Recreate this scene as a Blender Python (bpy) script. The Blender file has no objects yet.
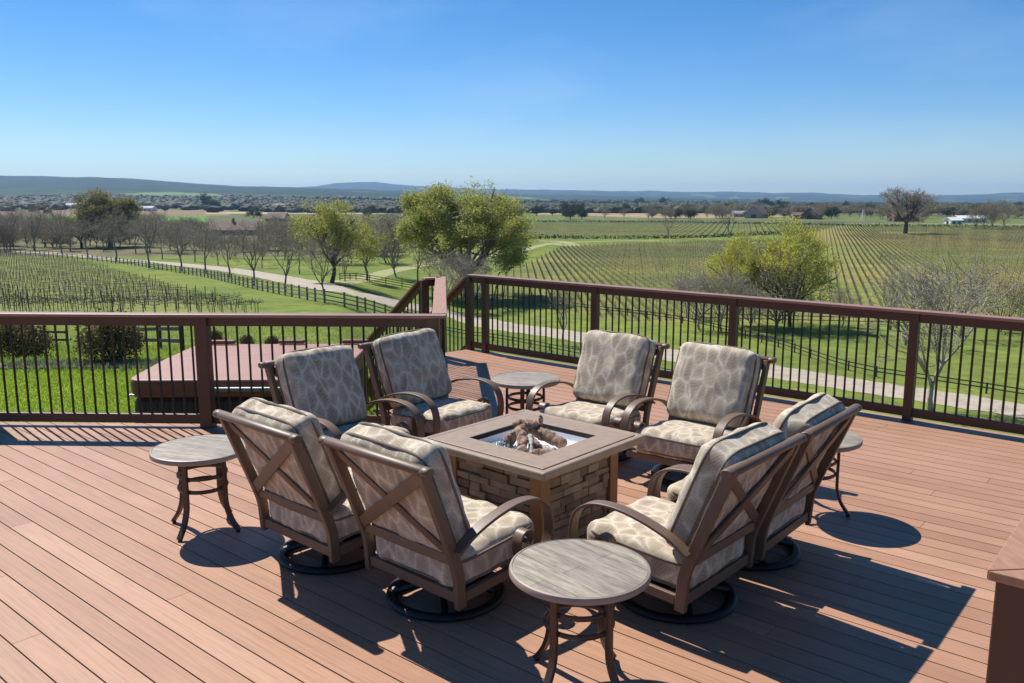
import bpy, bmesh, math, random
import numpy as np
from mathutils import Vector, Matrix, noise as mnoise
random.seed(7); rng = np.random.default_rng(7)
R = math.radians
sc = bpy.context.scene
COL = sc.collection

# ---------------------------------------------------------------- camera, sky, sun, exposure
F, CX, CY, PITCH, CAMZ = 845.0, 512.0, 341.5, math.atan(143.0/845.0), 2.1
cam = bpy.data.cameras.new('camera'); cam_o = bpy.data.objects.new('camera', cam); COL.objects.link(cam_o)
cam.sensor_width = 36; cam.lens = F/1024*36; cam.clip_start = .05; cam.clip_end = 40000
cam_o.location = (0, 0, CAMZ); cam_o.rotation_euler = (math.pi/2-PITCH, 0, 0)
sc.camera = cam_o
SUNV = Vector((-.53, .575, 1.0)).normalized()          # towards the sun
elev = math.asin(SUNV.z); azim = math.atan2(SUNV.x, SUNV.y)
w = bpy.data.worlds.new('World'); sc.world = w; w.use_nodes = True
nt = w.node_tree; bg = nt.nodes['Background']
sky = nt.nodes.new('ShaderNodeTexSky'); sky.sky_type = 'NISHITA'; sky.sun_disc = False
sky.sun_elevation = elev; sky.sun_rotation = azim
sky.air_density = 1.0; sky.dust_density = .05; sky.ozone_density = 3.0; sky.altitude = 250
hs = nt.nodes.new('ShaderNodeHueSaturation'); hs.inputs['Saturation'].default_value = 1.40; nt.links.new(sky.outputs[0], hs.inputs['Color'])
tint = nt.nodes.new('ShaderNodeMix'); tint.data_type = 'RGBA'; tint.blend_type = 'MULTIPLY'; tint.inputs[0].default_value = 1; tint.inputs[7].default_value = (.99, .955, 1.03, 1)
nt.links.new(hs.outputs[0], tint.inputs[6])
tc = nt.nodes.new('ShaderNodeTexCoord'); sx_ = nt.nodes.new('ShaderNodeSeparateXYZ'); nt.links.new(tc.outputs['Generated'], sx_.inputs[0])
rp = nt.nodes.new('ShaderNodeValToRGB'); els = rp.color_ramp.elements; els[0].position = 0; els[0].color = (.93, 1.06, 1.20, 1); els[1].position = .5; els[1].color = (1.06, 1.03, 1, 1)
e_ = els.new(.10); e_.color = (.91, 1.06, 1.20, 1); e_ = els.new(.28); e_.color = (1.04, 1.07, 1.08, 1); nt.links.new(sx_.outputs[2], rp.inputs[0])
t2 = nt.nodes.new('ShaderNodeMix'); t2.data_type = 'RGBA'; t2.blend_type = 'MULTIPLY'; t2.inputs[0].default_value = 1; nt.links.new(tint.outputs[2], t2.inputs[6]); nt.links.new(rp.outputs[0], t2.inputs[7])
mpv = nt.nodes.new('ShaderNodeMapping'); mpv.inputs['Scale'].default_value = (2.2, 2.2, 7); nt.links.new(tc.outputs['Generated'], mpv.inputs[0])
nv = nt.nodes.new('ShaderNodeTexNoise'); nv.inputs['Scale'].default_value = 1.6; nv.inputs['Detail'].default_value = 6; nt.links.new(mpv.outputs[0], nv.inputs['Vector'])
rv = nt.nodes.new('ShaderNodeMapRange'); rv.inputs['From Min'].default_value = .52; rv.inputs['From Max'].default_value = .85; rv.inputs['To Max'].default_value = .16; nt.links.new(nv.outputs[0], rv.inputs['Value'])
t3 = nt.nodes.new('ShaderNodeMix'); t3.data_type = 'RGBA'; t3.inputs[7].default_value = (9.5, 10.5, 11.0, 1); nt.links.new(rv.outputs[0], t3.inputs[0]); nt.links.new(t2.outputs[2], t3.inputs[6]); nt.links.new(t3.outputs[2], bg.inputs[0]); bg.inputs[1].default_value = .072
sl = bpy.data.lights.new('sun', 'SUN'); so = bpy.data.objects.new('sun', sl); COL.objects.link(so)
sl.energy = 4.9; sl.angle = R(.5); sl.color = (1.0, .955, .88)
so.rotation_euler = SUNV.to_track_quat('Z', 'Y').to_euler()
sc.view_settings.view_transform = 'Standard'; sc.view_settings.look = 'None'
sc.view_settings.exposure = .46; sc.view_settings.gamma = 1
sc.render.engine = 'CYCLES'

# ---------------------------------------------------------------- helpers: materials
MATS = {}
def newmat(name):
    m = bpy.data.materials.new(name); m.use_nodes = True; MATS[name] = m
    return m, m.node_tree, m.node_tree.nodes['Principled BSDF']
def mixcol(nt, fac, a, b, mode='MIX'):
    n = nt.nodes.new('ShaderNodeMix'); n.data_type = 'RGBA'; n.blend_type = mode
    for s, v in ((0, fac), (6, a), (7, b)):
        if hasattr(v, 'links') or hasattr(v, 'is_linked'): nt.links.new(v, n.inputs[s])
        elif s == 0: n.inputs[0].default_value = v
        else: n.inputs[s].default_value = (*v, 1)
    return n.outputs[2]
def math_n(nt, op, a, b=None, clamp=False):
    n = nt.nodes.new('ShaderNodeMath'); n.operation = op; n.use_clamp = clamp
    for i, v in enumerate((a, b)):
        if v is None: continue
        if hasattr(v, 'is_linked'): nt.links.new(v, n.inputs[i])
        else: n.inputs[i].default_value = v
    return n.outputs[0]
def ramp(nt, src, stops):
    n = nt.nodes.new('ShaderNodeValToRGB'); cr = n.color_ramp
    while len(cr.elements) < len(stops): cr.elements.new(.5)
    for e, (p, c) in zip(cr.elements, stops):
        e.position = p; e.color = (*c, 1) if len(c) == 3 else c
    nt.links.new(src, n.inputs[0]); return n.outputs[0]
def coords(nt, kind='Object', scale=(1, 1, 1), rot=(0, 0, 0)):
    t = nt.nodes.new('ShaderNodeTexCoord'); mp = nt.nodes.new('ShaderNodeMapping')
    mp.inputs['Scale'].default_value = scale; mp.inputs['Rotation'].default_value = rot
    nt.links.new(t.outputs[kind], mp.inputs[0]); return mp.outputs[0]
def geopos(nt, scale=(1, 1, 1), rot=(0, 0, 0)):
    t = nt.nodes.new('ShaderNodeNewGeometry'); mp = nt.nodes.new('ShaderNodeMapping')
    mp.inputs['Scale'].default_value = scale; mp.inputs['Rotation'].default_value = rot
    nt.links.new(t.outputs['Position'], mp.inputs[0]); return mp.outputs[0]
def noise_n(nt, vec, scale, detail=4, rough=.55):
    n = nt.nodes.new('ShaderNodeTexNoise'); n.inputs['Scale'].default_value = scale
    n.inputs['Detail'].default_value = detail; n.inputs['Roughness'].default_value = rough
    nt.links.new(vec, n.inputs['Vector']); return n.outputs[0]
def bump(nt, p, h, strength=.3, dist=.01):
    b = nt.nodes.new('ShaderNodeBump'); b.inputs['Strength'].default_value = strength; b.inputs['Distance'].default_value = dist
    nt.links.new(h, b.inputs['Height']); nt.links.new(b.outputs[0], p.inputs['Normal'])
def simple(name, col, rough=.6, metal=0, var=.18, scale=8, bumpk=0, spec=.5, kind='Object'):
    m, nt, p = newmat(name)
    v = coords(nt, kind); f = noise_n(nt, v, scale)
    lo = tuple(c*(1-var) for c in col); hi = tuple(min(1, c*(1+var)) for c in col)
    nt.links.new(ramp(nt, f, [(.3, lo), (.7, hi)]), p.inputs['Base Color'])
    p.inputs['Roughness'].default_value = rough; p.inputs['Metallic'].default_value = metal
    p.inputs['Specular IOR Level'].default_value = spec
    if bumpk: bump(nt, p, noise_n(nt, v, scale*6), bumpk, .004)
    return m

# ---------------------------------------------------------------- helpers: meshes and objects
class MB:
    def __init__(s): s.v = []; s.f = []; s.mi = []; s.m = 0
    def add(s, vs, fs):
        o = len(s.v); s.v.extend(tuple(v) for v in vs); s.f.extend(tuple(i+o for i in f) for f in fs); s.mi.extend([s.m]*len(fs)); return s
    def box(s, c, size, M=None):
        hx, hy, hz = [a/2 for a in size]
        vs = [Vector((x, y, z)) for x in (-hx, hx) for y in (-hy, hy) for z in (-hz, hz)]
        if M is not None: vs = [M @ v for v in vs]
        c = Vector(c); vs = [v+c for v in vs]
        return s.add(vs, [(0, 1, 3, 2), (4, 6, 7, 5), (0, 4, 5, 1), (2, 3, 7, 6), (0, 2, 6, 4), (1, 5, 7, 3)])
    def bar(s, a, b, wd, th, up=(0, 0, 1)):           # rectangular bar from a to b, wd sideways, th along up
        a = Vector(a); b = Vector(b); d = (b-a); L = d.length; d.normalize(); up = Vector(up)
        x = d.cross(up); 
        if x.length < 1e-4: x = Vector((1, 0, 0))
        x.normalize(); z = x.cross(d)
        M = Matrix((x, d, z)).transposed()
        return s.box((a+b)/2, (wd, L, th), M)
    def tube(s, pts, rad, n=8, cap=True, squash=1.0):
        pts = [Vector(p) for p in pts]; m = len(pts)
        if not hasattr(rad, '__len__'): rad = [rad]*m
        t0 = (pts[1]-pts[0]).normalized(); ref = Vector((0, 0, 1)) if abs(t0.z) < .9 else Vector((1, 0, 0))
        u = t0.cross(ref).normalized(); o = len(s.v); prev = t0
        for i, p in enumerate(pts):
            t = (pts[min(i+1, m-1)]-pts[max(i-1, 0)]).normalized()
            u = (u - t*u.dot(t)).normalized(); v = t.cross(u)
            for k in range(n):
                a = 2*math.pi*k/n; q = p+(u*math.cos(a)+v*math.sin(a)*squash)*rad[i]; s.v.append(tuple(q))
        for i in range(m-1):
            for k in range(n):
                s.f.append((o+i*n+k, o+i*n+(k+1) % n, o+(i+1)*n+(k+1) % n, o+(i+1)*n+k)); s.mi.append(s.m)
        if cap:
            s.f.append(tuple(o+k for k in range(n-1, -1, -1))); s.f.append(tuple(o+(m-1)*n+k for k in range(n))); s.mi += [s.m]*2
        return s
    def ring(s, c, r, rt, n=40, k=8, squash=1.0):      # torus round z
        o = len(s.v); c = Vector(c)
        for i in range(n):
            a = 2*math.pi*i/n
            for j in range(k):
                b = 2*math.pi*j/k
                s.v.append((c.x+(r+rt*math.cos(b))*math.cos(a), c.y+(r+rt*math.cos(b))*math.sin(a), c.z+rt*squash*math.sin(b)))
        for i in range(n):
            for j in range(k):
                s.f.append((o+i*k+j, o+((i+1) % n)*k+j, o+((i+1) % n)*k+(j+1) % k, o+i*k+(j+1) % k)); s.mi.append(s.m)
        return s
    def lathe(s, prof, n=48, c=(0, 0, 0)):
        o = len(s.v); c = Vector(c); m = len(prof)
        for r, z in prof:
            for k in range(n):
                a = 2*math.pi*k/n; s.v.append((c.x+r*math.cos(a), c.y+r*math.sin(a), c.z+z))
        for i in range(m-1):
            for k in range(n):
                s.f.append((o+i*n+k, o+i*n+(k+1) % n, o+(i+1)*n+(k+1) % n, o+(i+1)*n+k)); s.mi.append(s.m)
        s.f.append(tuple(o+k for k in range(n-1, -1, -1))); s.f.append(tuple(o+(m-1)*n+k for k in range(n))); s.mi += [s.m]*2
        return s
    def band(s, path, wd, th, frame):                  # flat strip bent along a 2D path; frame(p, q, side) -> 3D
        m = len(path); o = len(s.v)
        for i, (a, b) in enumerate(path):
            a0, b0 = path[max(i-1, 0)]; a1, b1 = path[min(i+1, m-1)]
            tx, tz = a1-a0, b1-b0; L = math.hypot(tx, tz) or 1; nx, nz = -tz/L, tx/L
            w_ = wd[i] if hasattr(wd, '__len__') else wd
            for sd in (-w_/2, w_/2):
                for k in (-th/2, th/2): s.v.append(tuple(frame(a+nx*k, b+nz*k, sd)))
        for i in range(m-1):
            q = o+4*i; n_ = q+4
            for a, b in ((0, 1), (1, 3), (3, 2), (2, 0)): s.f.append((q+a, q+b, n_+b, n_+a)); s.mi.append(s.m)
        s.f.append((o, o+2, o+3, o+1)); q = o+4*(m-1); s.f.append((q, q+1, q+3, q+2)); s.mi += [s.m]*2
        return s
    def build(s, name, mat, parent=None, smooth=None, bevel=0, seg=2):
        me = bpy.data.meshes.new(name); me.from_pydata(s.v, [], s.f); me.update()
        for mm in (mat if isinstance(mat, (list, tuple)) else [mat]): me.materials.append(mm)
        if isinstance(mat, (list, tuple)): me.polygons.foreach_set('material_index', s.mi)
        bm = bmesh.new(); bm.from_mesh(me); bmesh.ops.recalc_face_normals(bm, faces=bm.faces); bm.to_mesh(me); bm.free()
        if smooth:
            me.polygons.foreach_set('use_smooth', [True]*len(me.polygons)); me.set_sharp_from_angle(angle=R(smooth))
        o = bpy.data.objects.new(name, me); COL.objects.link(o)
        if parent: o.parent = parent
        if bevel:
            b = o.modifiers.new('bevel', 'BEVEL'); b.width = bevel; b.segments = seg; b.limit_method = 'ANGLE'; b.angle_limit = R(40)
        return o
def npmesh(name, V, Fc, mat, parent=None, smooth=False):
    V = np.asarray(V, dtype=np.float32).reshape(-1, 3); Fc = np.asarray(Fc, dtype=np.int32)
    k = Fc.shape[1]; me = bpy.data.meshes.new(name)
    me.vertices.add(len(V)); me.vertices.foreach_set('co', V.ravel())
    me.loops.add(Fc.size); me.loops.foreach_set('vertex_index', Fc.ravel())
    me.polygons.add(len(Fc)); me.polygons.foreach_set('loop_start', np.arange(0, Fc.size, k, dtype=np.int32))
    me.update(calc_edges=True); me.materials.append(mat)
    if smooth: me.polygons.foreach_set('use_smooth', [True]*len(Fc))
    o = bpy.data.objects.new(name, me); COL.objects.link(o)
    if parent: o.parent = parent
    return o
def tag(o, label=None, cat=None, group=None, kind=None):
    if label: o['label'] = label
    if cat: o['category'] = cat
    if group: o['group'] = group
    if kind: o['kind'] = kind
    return o
def empty(name, loc=(0, 0, 0), rz=0):
    o = bpy.data.objects.new(name, None); COL.objects.link(o); o.location = loc; o.rotation_euler = (0, 0, rz); o.empty_display_size = .1
    return o
def copy_tree(o, parent=None):
    c = o.copy(); COL.objects.link(c); c.parent = parent
    for ch in list(o.children): copy_tree(ch, c)
    return c

# ---------------------------------------------------------------- terrain heights
U_ = [0, 100, 200, 250, 300, 340, 380, 420, 480, 540, 620, 700, 780, 860, 940, 1024]
FAR = {  # metres out : height for each azimuth above
 600: [-13.9]*16, 1000: [-13.9]*16,
 1600: [-10, -10, -11, -11, -11, -12, -12, -13, -14, -14, -14.5, -15, -15, -15, -15, -15],
 2500: [5, 5, 3, 2, 1, 0, -2, -4, -8, -11, -13, -15, -17, -18, -18, -18],
 3500: [36, 34, 31, 28, 24, 20, 16, 10, 2, -4, -10, -16, -19, -20, -20, -20],
 5500: [146, 138, 92, 78, 70, 62, 56, 52, 42, 26, 8, -4, -20, -24, -24, -24],
 7000: [60, 60, 50, 50, 40, 40, 35, 30, 20, 2, -6, -14, -25, -28, -28, -28],
 8500: [90, 90, 80, 70, 60, 50, 50, 50, 50, 50, 44, 42, 26, 10, 6, 12],
 11000: [175, 180, 175, 160, 150, 200, 195, 150, 125, 118, 95, 92, 66, 40, 52, 70],
 14000: [0]*16}
FD = sorted(FAR); FA = np.array([FAR[d] for d in FD], float)
UAZ = (np.array(U_)-CX)/F
Lq = np.array([0, 13, 15, 25, 37, 60, 100, 150, 250, 600]); Lz = np.array([-.75, -.78, -.86, -2.4, -4.4, -6.2, -8.7, -11.1, -13.9, -13.9])
Rq = np.array([0, 8, 12, 20, 35, 50, 62, 75, 600]); Rz = np.array([-.9, -1.2, -2.6, -5.6, -9.6, -12.2, -13.5, -13.9, -13.9])
def sst(t): t = np.clip(t, 0, 1); return t*t*(3-2*t)
def wav(x, y):
    return (np.sin(x*1.0+1.3*np.sin(y*.7))+np.sin(y*1.3+x*.6+2)+np.sin(x*2.3-y*1.7+.5)*.5+np.sin(y*3.1+x*1.9)*.35)/2.8
def TZ(x, y):
    x = np.asarray(x, float); y = np.asarray(y, float)
    r = np.hypot(x, y); yy = np.maximum(y, 1e-3); q = np.maximum(y, .75*r)
    az = np.clip(x/np.maximum(yy, r*.35), -.75, .75)
    s = sst((az+.22)/.18)
    s = np.where(y < 0, sst((x+2)/6), s)
    z = np.interp(q, Lq, Lz)*(1-s)+np.interp(q, Rq, Rz)*s
    far = q > 600
    if np.any(far):
        qf = np.clip(q, 600, 13999); k = np.clip(np.searchsorted(FD, qf, side='right')-1, 0, len(FD)-2)
        D = np.array(FD, float); t = (qf-D[k])/(D[k+1]-D[k]); t = sst(t)*.6+t*.4
        ui = np.interp(np.clip(az, UAZ[0], UAZ[-1]), UAZ, np.arange(len(UAZ))); u0 = np.clip(ui.astype(int), 0, len(UAZ)-2); fu = ui-u0
        g = lambda kk: FA[kk, u0]*(1-fu)+FA[kk, u0+1]*fu
        zf = g(k)*(1-t)+g(k+1)*t
        amp = np.interp(q, [600, 1500, 3000, 5500, 11000, 13000], [0, 1.0, 3.5, 11, 17, 0])
        zf = zf+amp*(wav(x/430, y/700)+.5*wav(x/150+3, y/260)+.25*wav(x/55+1, y/90))
        z = np.where(far, zf, z)
    z = z+np.where(q > 80, .35*wav(x/37, y/41), 0)*sst((q-80)/80)*np.where(q > 600, 0, 1)
    return z
def tz(x, y): return float(TZ(x, y))
cP, sP = math.cos(PITCH), math.sin(PITCH)
def ray(u, v):
    a, b, c = (u-CX)/F, 1.0, -(v-CY)/F
    return Vector((a, b*cP+c*sP, -b*sP+c*cP))
def gp(u, v):                                           # where the line of sight meets the land
    d = ray(u, v); t = 6.0/d.y; last = t
    while t*d.y < 13000:
        if CAMZ+d.z*t < tz(d.x*t, d.y*t):
            lo, hi = last, t
            for _ in range(20):
                m = (lo+hi)/2
                if CAMZ+d.z*m < tz(d.x*m, d.y*m): hi = m
                else: lo = m
            return Vector((d.x*hi, d.y*hi, tz(d.x*hi, d.y*hi)))
        last = t; t *= 1.012
    return Vector((d.x*t, d.y*t, tz(d.x*t, d.y*t)))
def inpoly(x, y, poly):
    x = np.asarray(x); y = np.asarray(y); c = np.zeros(x.shape, bool); n = len(poly)
    for i in range(n):
        x0, y0 = poly[i][:2]; x1, y1 = poly[(i+1) % n][:2]
        with np.errstate(divide='ignore', invalid='ignore'):
            c ^= ((y0 > y) != (y1 > y)) & (x < (x1-x0)*(y-y0)/((y1-y0) or 1e-9)+x0)
    return c
def spline(pts, n=12):
    pts = [np.array(p[:2], float) for p in pts]; P = [2*pts[0]-pts[1]]+pts+[2*pts[-1]-pts[-2]]; out = []
    for i in range(1, len(P)-2):
        for k in range(n):
            t = k/n
            out.append(.5*((2*P[i])+(-P[i-1]+P[i+1])*t+(2*P[i-1]-5*P[i]+4*P[i+1]-P[i+2])*t*t+(-P[i-1]+3*P[i]-3*P[i+1]+P[i+2])*t**3))
    out.append(P[-2]); return out

PLAIN = [gp(u, v) for u, v in ((470, 288), (520, 268), (562, 247), (640, 244), (705, 242), (800, 240), (800, 262), (800, 322), (640, 322), (560, 312), (470, 300))]
BLKB = [gp(u, v) for u, v in ((800, 226.5), (860, 226.5), (1024, 228), (1300, 232), (1300, 350), (1024, 327), (900, 321), (800, 322))]
BLKC = [gp(u, v) for u, v in ((500, 221.8), (850, 222.5), (800, 236), (640, 238), (500, 238))]
VLEFT = [gp(u, v) for u, v in ((-200, 318), (275, 317), (262, 312), (230, 305),  (195, 296), (155, 283), (120, 273), (88, 264), (20, 255), (-60, 250), (-300, 250))]

# ---------------------------------------------------------------- the land
def ground_material():
    m, nt, p = newmat('ground')
    at = nt.nodes.new('ShaderNodeAttribute'); at.attribute_name = 'cover'
    g1 = noise_n(nt, geopos(nt), .55, 6, .65); g2 = noise_n(nt, geopos(nt), .06, 4); g3 = noise_n(nt, geopos(nt), 9, 3, .7)
    a = mixcol(nt, .75, at.outputs[0], ramp(nt, g1, [(.3, (.55, .55, .5)), (.5, (1, 1, 1)), (.72, (1.5, 1.4, 1.2))]), 'MULTIPLY')
    b = mixcol(nt, .55, a, ramp(nt, g2, [(.35, (.7, .75, .75)), (.65, (1.3, 1.2, 1.05))]), 'MULTIPLY')
    c = mixcol(nt, .6, b, ramp(nt, g3, [(.3, (.55, .6, .5)), (.65, (1.35, 1.3, 1.2))]), 'MULTIPLY')
    nt.links.new(c, p.inputs['Base Color']); p.inputs['Roughness'].default_value = .95; p.inputs['Specular IOR Level'].default_value = .1
    bump(nt, p, g3, .5, .05)
    return m
MG = ground_material()
azs = np.concatenate([np.radians(np.linspace(-180, -42, 40, endpoint=False)), np.radians(np.linspace(-42, 42, 420, endpoint=False)), np.radians(np.linspace(42, 180, 40, endpoint=False))])
rs = np.concatenate([[1.0], np.geomspace(2, 14500, 420)])
AZ, RS = np.meshgrid(azs, rs)
GX, GY = RS*np.sin(AZ), RS*np.cos(AZ)
GZ = TZ(GX, GY)
na, nr = len(azs), len(rs)
V = np.stack([GX, GY, GZ], -1).reshape(-1, 3)
i = np.arange(nr-1)[:, None]; j = np.arange(na)[None, :]; j1 = (j+1) % na
Fg = np.stack([i*na+j, i*na+j1, (i+1)*na+j1, (i+1)*na+j], -1).reshape(-1, 4)[:, ::-1]
ground = npmesh('ground', V, Fg, MG, smooth=True); tag(ground, kind='structure')
x, y = V[:, 0], V[:, 1]; rr = np.maximum(y, .75*np.hypot(x, y)); azf = x/np.maximum(y, 1)
C = np.tile(np.array([.15, .195, .045]), (len(V), 1))                    # valley grass
def put(mask, col, k=1.0): C[mask] = C[mask]*(1-k)+np.array(col)*k
put((rr < 22) & (azf < .1), (.20, .28, .03))                              # lawn
put(inpoly(x, y, VLEFT), (.18, .21, .065))
put(inpoly(x, y, PLAIN), (.17, .185, .06))
put(inpoly(x, y, BLKB), (.19, .205, .06))
n1 = wav(x/31, y/23)
put(inpoly(x, y, BLKB) & (n1 > .25), (.25, .22, .08), .7)
put(inpoly(x, y, BLKB) & (np.hypot(x, y) > 330) & (wav(x/23+2, y/60) > .1), (.27, .22, .08), .6)
put(inpoly(x, y, PLAIN) & (np.hypot(x, y) > 235), (.14, .16, .06), .7)
put(inpoly(x, y, PLAIN) & (n1 > .3), (.24, .22, .07), .5)
put(inpoly(x, y, BLKC), (.12, .145, .045)); put(inpoly(x, y, BLKC) & (wav(x/40, y/14) > .2), (.16, .16, .05), .7)
d0 = np.hypot(x, y)
put((rr > 225) & (rr < 600) & (azf < -.13), (.15, .14, .08))            # under the orchard
put((rr > 560) & (rr < 1500), (.115, .13, .06))
put((rr > 560) & (rr < 1500) & (wav(x/130, y/210) > .2), (.135, .165, .06))
put((rr > 560) & (rr < 800) & (azf < -.36), (.12, .24, .05))              # bright field at far left
put((rr > 800) & (rr < 1150) & (azf < -.33), (.23, .17, .12))             # ploughed slope
put((rr > 640) & (rr < 1150) & (azf > .03) & (azf < .42) & (wav(x/110+1, y/300) > .0), (.34, .25, .18))
put((rr > 3200) & (wav(x/420, y/600) > .1), (.14, .20, .07), .75)
put((rr > 900) & (rr < 1000) & (azf < -.15) & (azf > -.36), (.42, .34, .22))
put((rr > 1500), (.045, .065, .026))
put((rr > 1500) & (wav(x/260, y/400)+.4*wav(x/90, y/150) > .45), (.17, .24, .07), .85)
put((rr > 3200) & (wav(x/300+2, y/500)+.6*wav(x/90, y/140)+.4*wav(x/35, y/60) < .55), (.020, .036, .020), .9)
ca = ground.data.color_attributes.new('cover', 'FLOAT_COLOR', 'POINT')
ca.data.foreach_set('color', np.concatenate([C, np.ones((len(C), 1))], 1).astype(np.float32).ravel())

# tracks, draped a little above the land
def track(name, px, width, mat, lift=.03, n=14):
    c = spline([gp(*p) for p in px], n); V = []; Fc = []; m = len(c); K = 5
    for k, p in enumerate(c):
        t = c[min(k+1, m-1)]-c[max(k-1, 0)]; t = t/np.hypot(*t); nn = np.array([-t[1], t[0]])
        for q in range(K+1):
            w_ = width*(1+.06*math.sin(k*1.7+q)); e = p+nn*(q/K-.5)*w_; V.append((e[0], e[1], tz(*e)+lift+(.05 if 0 < q < K else 0)))
    for k in range(m-1):
        for q in range(K): a = k*(K+1)+q; Fc.append((a, a+1, a+K+2, a+K+1))
    return npmesh(name, V, Fc, mat, smooth=True)
def gravel(name, col):
    m, nt, p = newmat(name)
    a = noise_n(nt, geopos(nt), .9, 6, .7); b = noise_n(nt, geopos(nt), 14, 3, .7)
    c = ramp(nt, a, [(.3, tuple(k*.7 for k in col)), (.6, col), (.8, tuple(min(1, k*1.2) for k in col))])
    nt.links.new(mixcol(nt, .5, c, ramp(nt, b, [(.3, (.7, .7, .7)), (.7, (1.2, 1.2, 1.2))]), 'MULTIPLY'), p.inputs['Base Color'])
    p.inputs['Roughness'].default_value = .95; return m
MGR = gravel('gravel', (.43, .36, .28)); MPALE = gravel('dirt', (.34, .33, .13))
ROADPX = [(-120, 247), (20, 251.5), (60, 254), (100, 258), (180, 264.6), (250, 273), (300, 282), (350, 293), (400, 303.5), (450, 314), (500, 326), (580, 337), (665, 354), (780, 373), (860, 386), (1020, 411), (1250, 450)]
tag(track('gravel_road', ROADPX, 5.6, MGR), kind='structure')
tag(track('path', [(340, 283), (380, 274.5), (400, 269.5), (440, 262), (480, 257), (520, 250.8), (550, 244), (600, 241.4), (660, 240.8)], 3.6, MPALE), kind='structure')
tag(track('path', [(330, 226), (350, 228.5), (382, 231.5), (410, 236)], 5, MPALE), kind='structure')
tag(track('path', [(548, 243.5), (575, 246), (562, 241.8), (540, 241)], 4, MPALE), kind='structure')
MROAD = gravel('farm_track', (.30, .27, .24))
tag(track('farm_track', [(420, 221), (600, 221.4), (760, 222.5), (1000, 224.5), (1200, 226)], 7, MROAD), kind='structure')

# ---------------------------------------------------------------- deck
MD, ntd, pd = newmat('deck_board')
ANG = R(-40)
ucol = geopos(ntd, (1, 1, 1), (0, 0, -ANG))
sep = ntd.nodes.new('ShaderNodeSeparateXYZ'); ntd.links.new(ucol, sep.inputs[0])
isl = ntd.nodes.new('ShaderNodeNewGeometry')
grain = geopos(ntd, (1.3, 1.3, 1.3), (0, 0, -ANG))
mp2 = ntd.nodes.new('ShaderNodeMapping'); mp2.inputs['Scale'].default_value = (1.2, 45, 1); ntd.links.new(ucol, mp2.inputs[0])
addv = ntd.nodes.new('ShaderNodeVectorMath'); addv.operation = 'ADD'; ntd.links.new(mp2.outputs[0], addv.inputs[0])
cmb = ntd.nodes.new('ShaderNodeCombineXYZ'); ntd.links.new(math_n(ntd, 'MULTIPLY', isl.outputs['Random Per Island'], 57.0), cmb.inputs[0]); ntd.links.new(cmb.outputs[0], addv.inputs[1])
gn = noise_n(ntd, addv.outputs[0], 1.6, 6, .65)
basec = ramp(ntd, isl.outputs['Random Per Island'], [(0, (.36, .192, .118)), (.35, (.44, .245, .152)), (.7, (.40, .220, .138)), (1, (.475, .275, .178))])
c1 = mixcol(ntd, .8, basec, ramp(ntd, gn, [(.28, (.72, .68, .66)), (.52, (1, 1, 1)), (.75, (1.18, 1.2, 1.2))]), 'MULTIPLY')
big = noise_n(ntd, geopos(ntd), 1.1, 4, .6)
c2 = mixcol(ntd, .5, c1, ramp(ntd, big, [(.35, (.86, .85, .84)), (.7, (1.1, 1.1, 1.12))]), 'MULTIPLY')
dust = noise_n(ntd, geopos(ntd), 3.2, 7, .75)
c3 = mixcol(ntd, ramp(ntd, dust, [(.60, (0, 0, 0)), (.85, (.35, .35, .35))]), c2, (.55, .45, .38))
stn = noise_n(ntd, geopos(ntd), 5.5, 8, .8); st2 = noise_n(ntd, geopos(ntd), 28, 3, .6)
c4 = mixcol(ntd, ramp(ntd, stn, [(.64, (0, 0, 0)), (.74, (.45, .45, .45))]), c3, (.20, .12, .08))
c5 = mixcol(ntd, ramp(ntd, st2, [(.72, (0, 0, 0)), (.78, (.5, .5, .5))]), c4, (.60, .47, .38))
ntd.links.new(c5, pd.inputs['Base Color']); pd.inputs['Roughness'].default_value = .45; pd.inputs['Specular IOR Level'].default_value = .28
bump(ntd, pd, gn, .35, .003)
MRAIL = simple('rail_brown', (.088, .038, .024), .45, var=.12, scale=3, bumpk=.1)
def bark_like(name, a, b):
    m, nt, p = newmat(name); g = noise_n(nt, geopos(nt, (16, 2.2, 8), (0, 0, R(40))), 3.0, 7, .7)
    nt.links.new(ramp(nt, g, [(.3, a), (.7, b)]), p.inputs['Base Color']); p.inputs['Roughness'].default_value = .5; bump(nt, p, g, .2, .003); return m
MCAP = simple('rail_cap', (.30, .16, .118), .42, var=.12, scale=4, bumpk=.1)
MCAPW = bark_like('rail_cap_warm', (.30, .15, .085), (.44, .24, .145))
MBAL = simple('baluster_black', (.012, .011, .011), .38, var=.1)
MUND = simple('joist_dark', (.20, .09, .05), .9)

C1 = np.array([-.664, 7.57]); C2 = np.array([-.955, 11.28])
LDIR = np.array([math.cos(R(-2.0)), math.sin(R(-2.0))]); 
RR0 = np.array([-.36, 11.50]); RR1 = np.array([3.80, 7.88]); RD = (RR1-RR0)/np.hypot(*(RR1-RR0)); RN = np.array([-RD[1], RD[0]])  # RN points out
SR = np.array([-.585, 11.72])                               # stair post right
LFT = C1-LDIR*9
out = .10
poly = [LFT+np.array([0, out]), C1+np.array([-out, out]), C2+np.array([-out, .1]), SR+RN*out+np.array([-.05, .0]), RR1+RD*9+RN*out, (6, -4), (-9, -4)]
poly = [np.array(p, float) for p in poly]
def clip(poly, nrm, c):                                    # keep nrm.p <= c
    o = []; n = len(poly)
    for k in range(n):
        a, b = poly[k], poly[(k+1) % n]; da, db = nrm@a-c, nrm@b-c
        if da <= 0: o.append(a)
        if (da < 0) != (db < 0) and abs(da-db) > 1e-12: o.append(a+(b-a)*(da/(da-db)))
    return o
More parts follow.
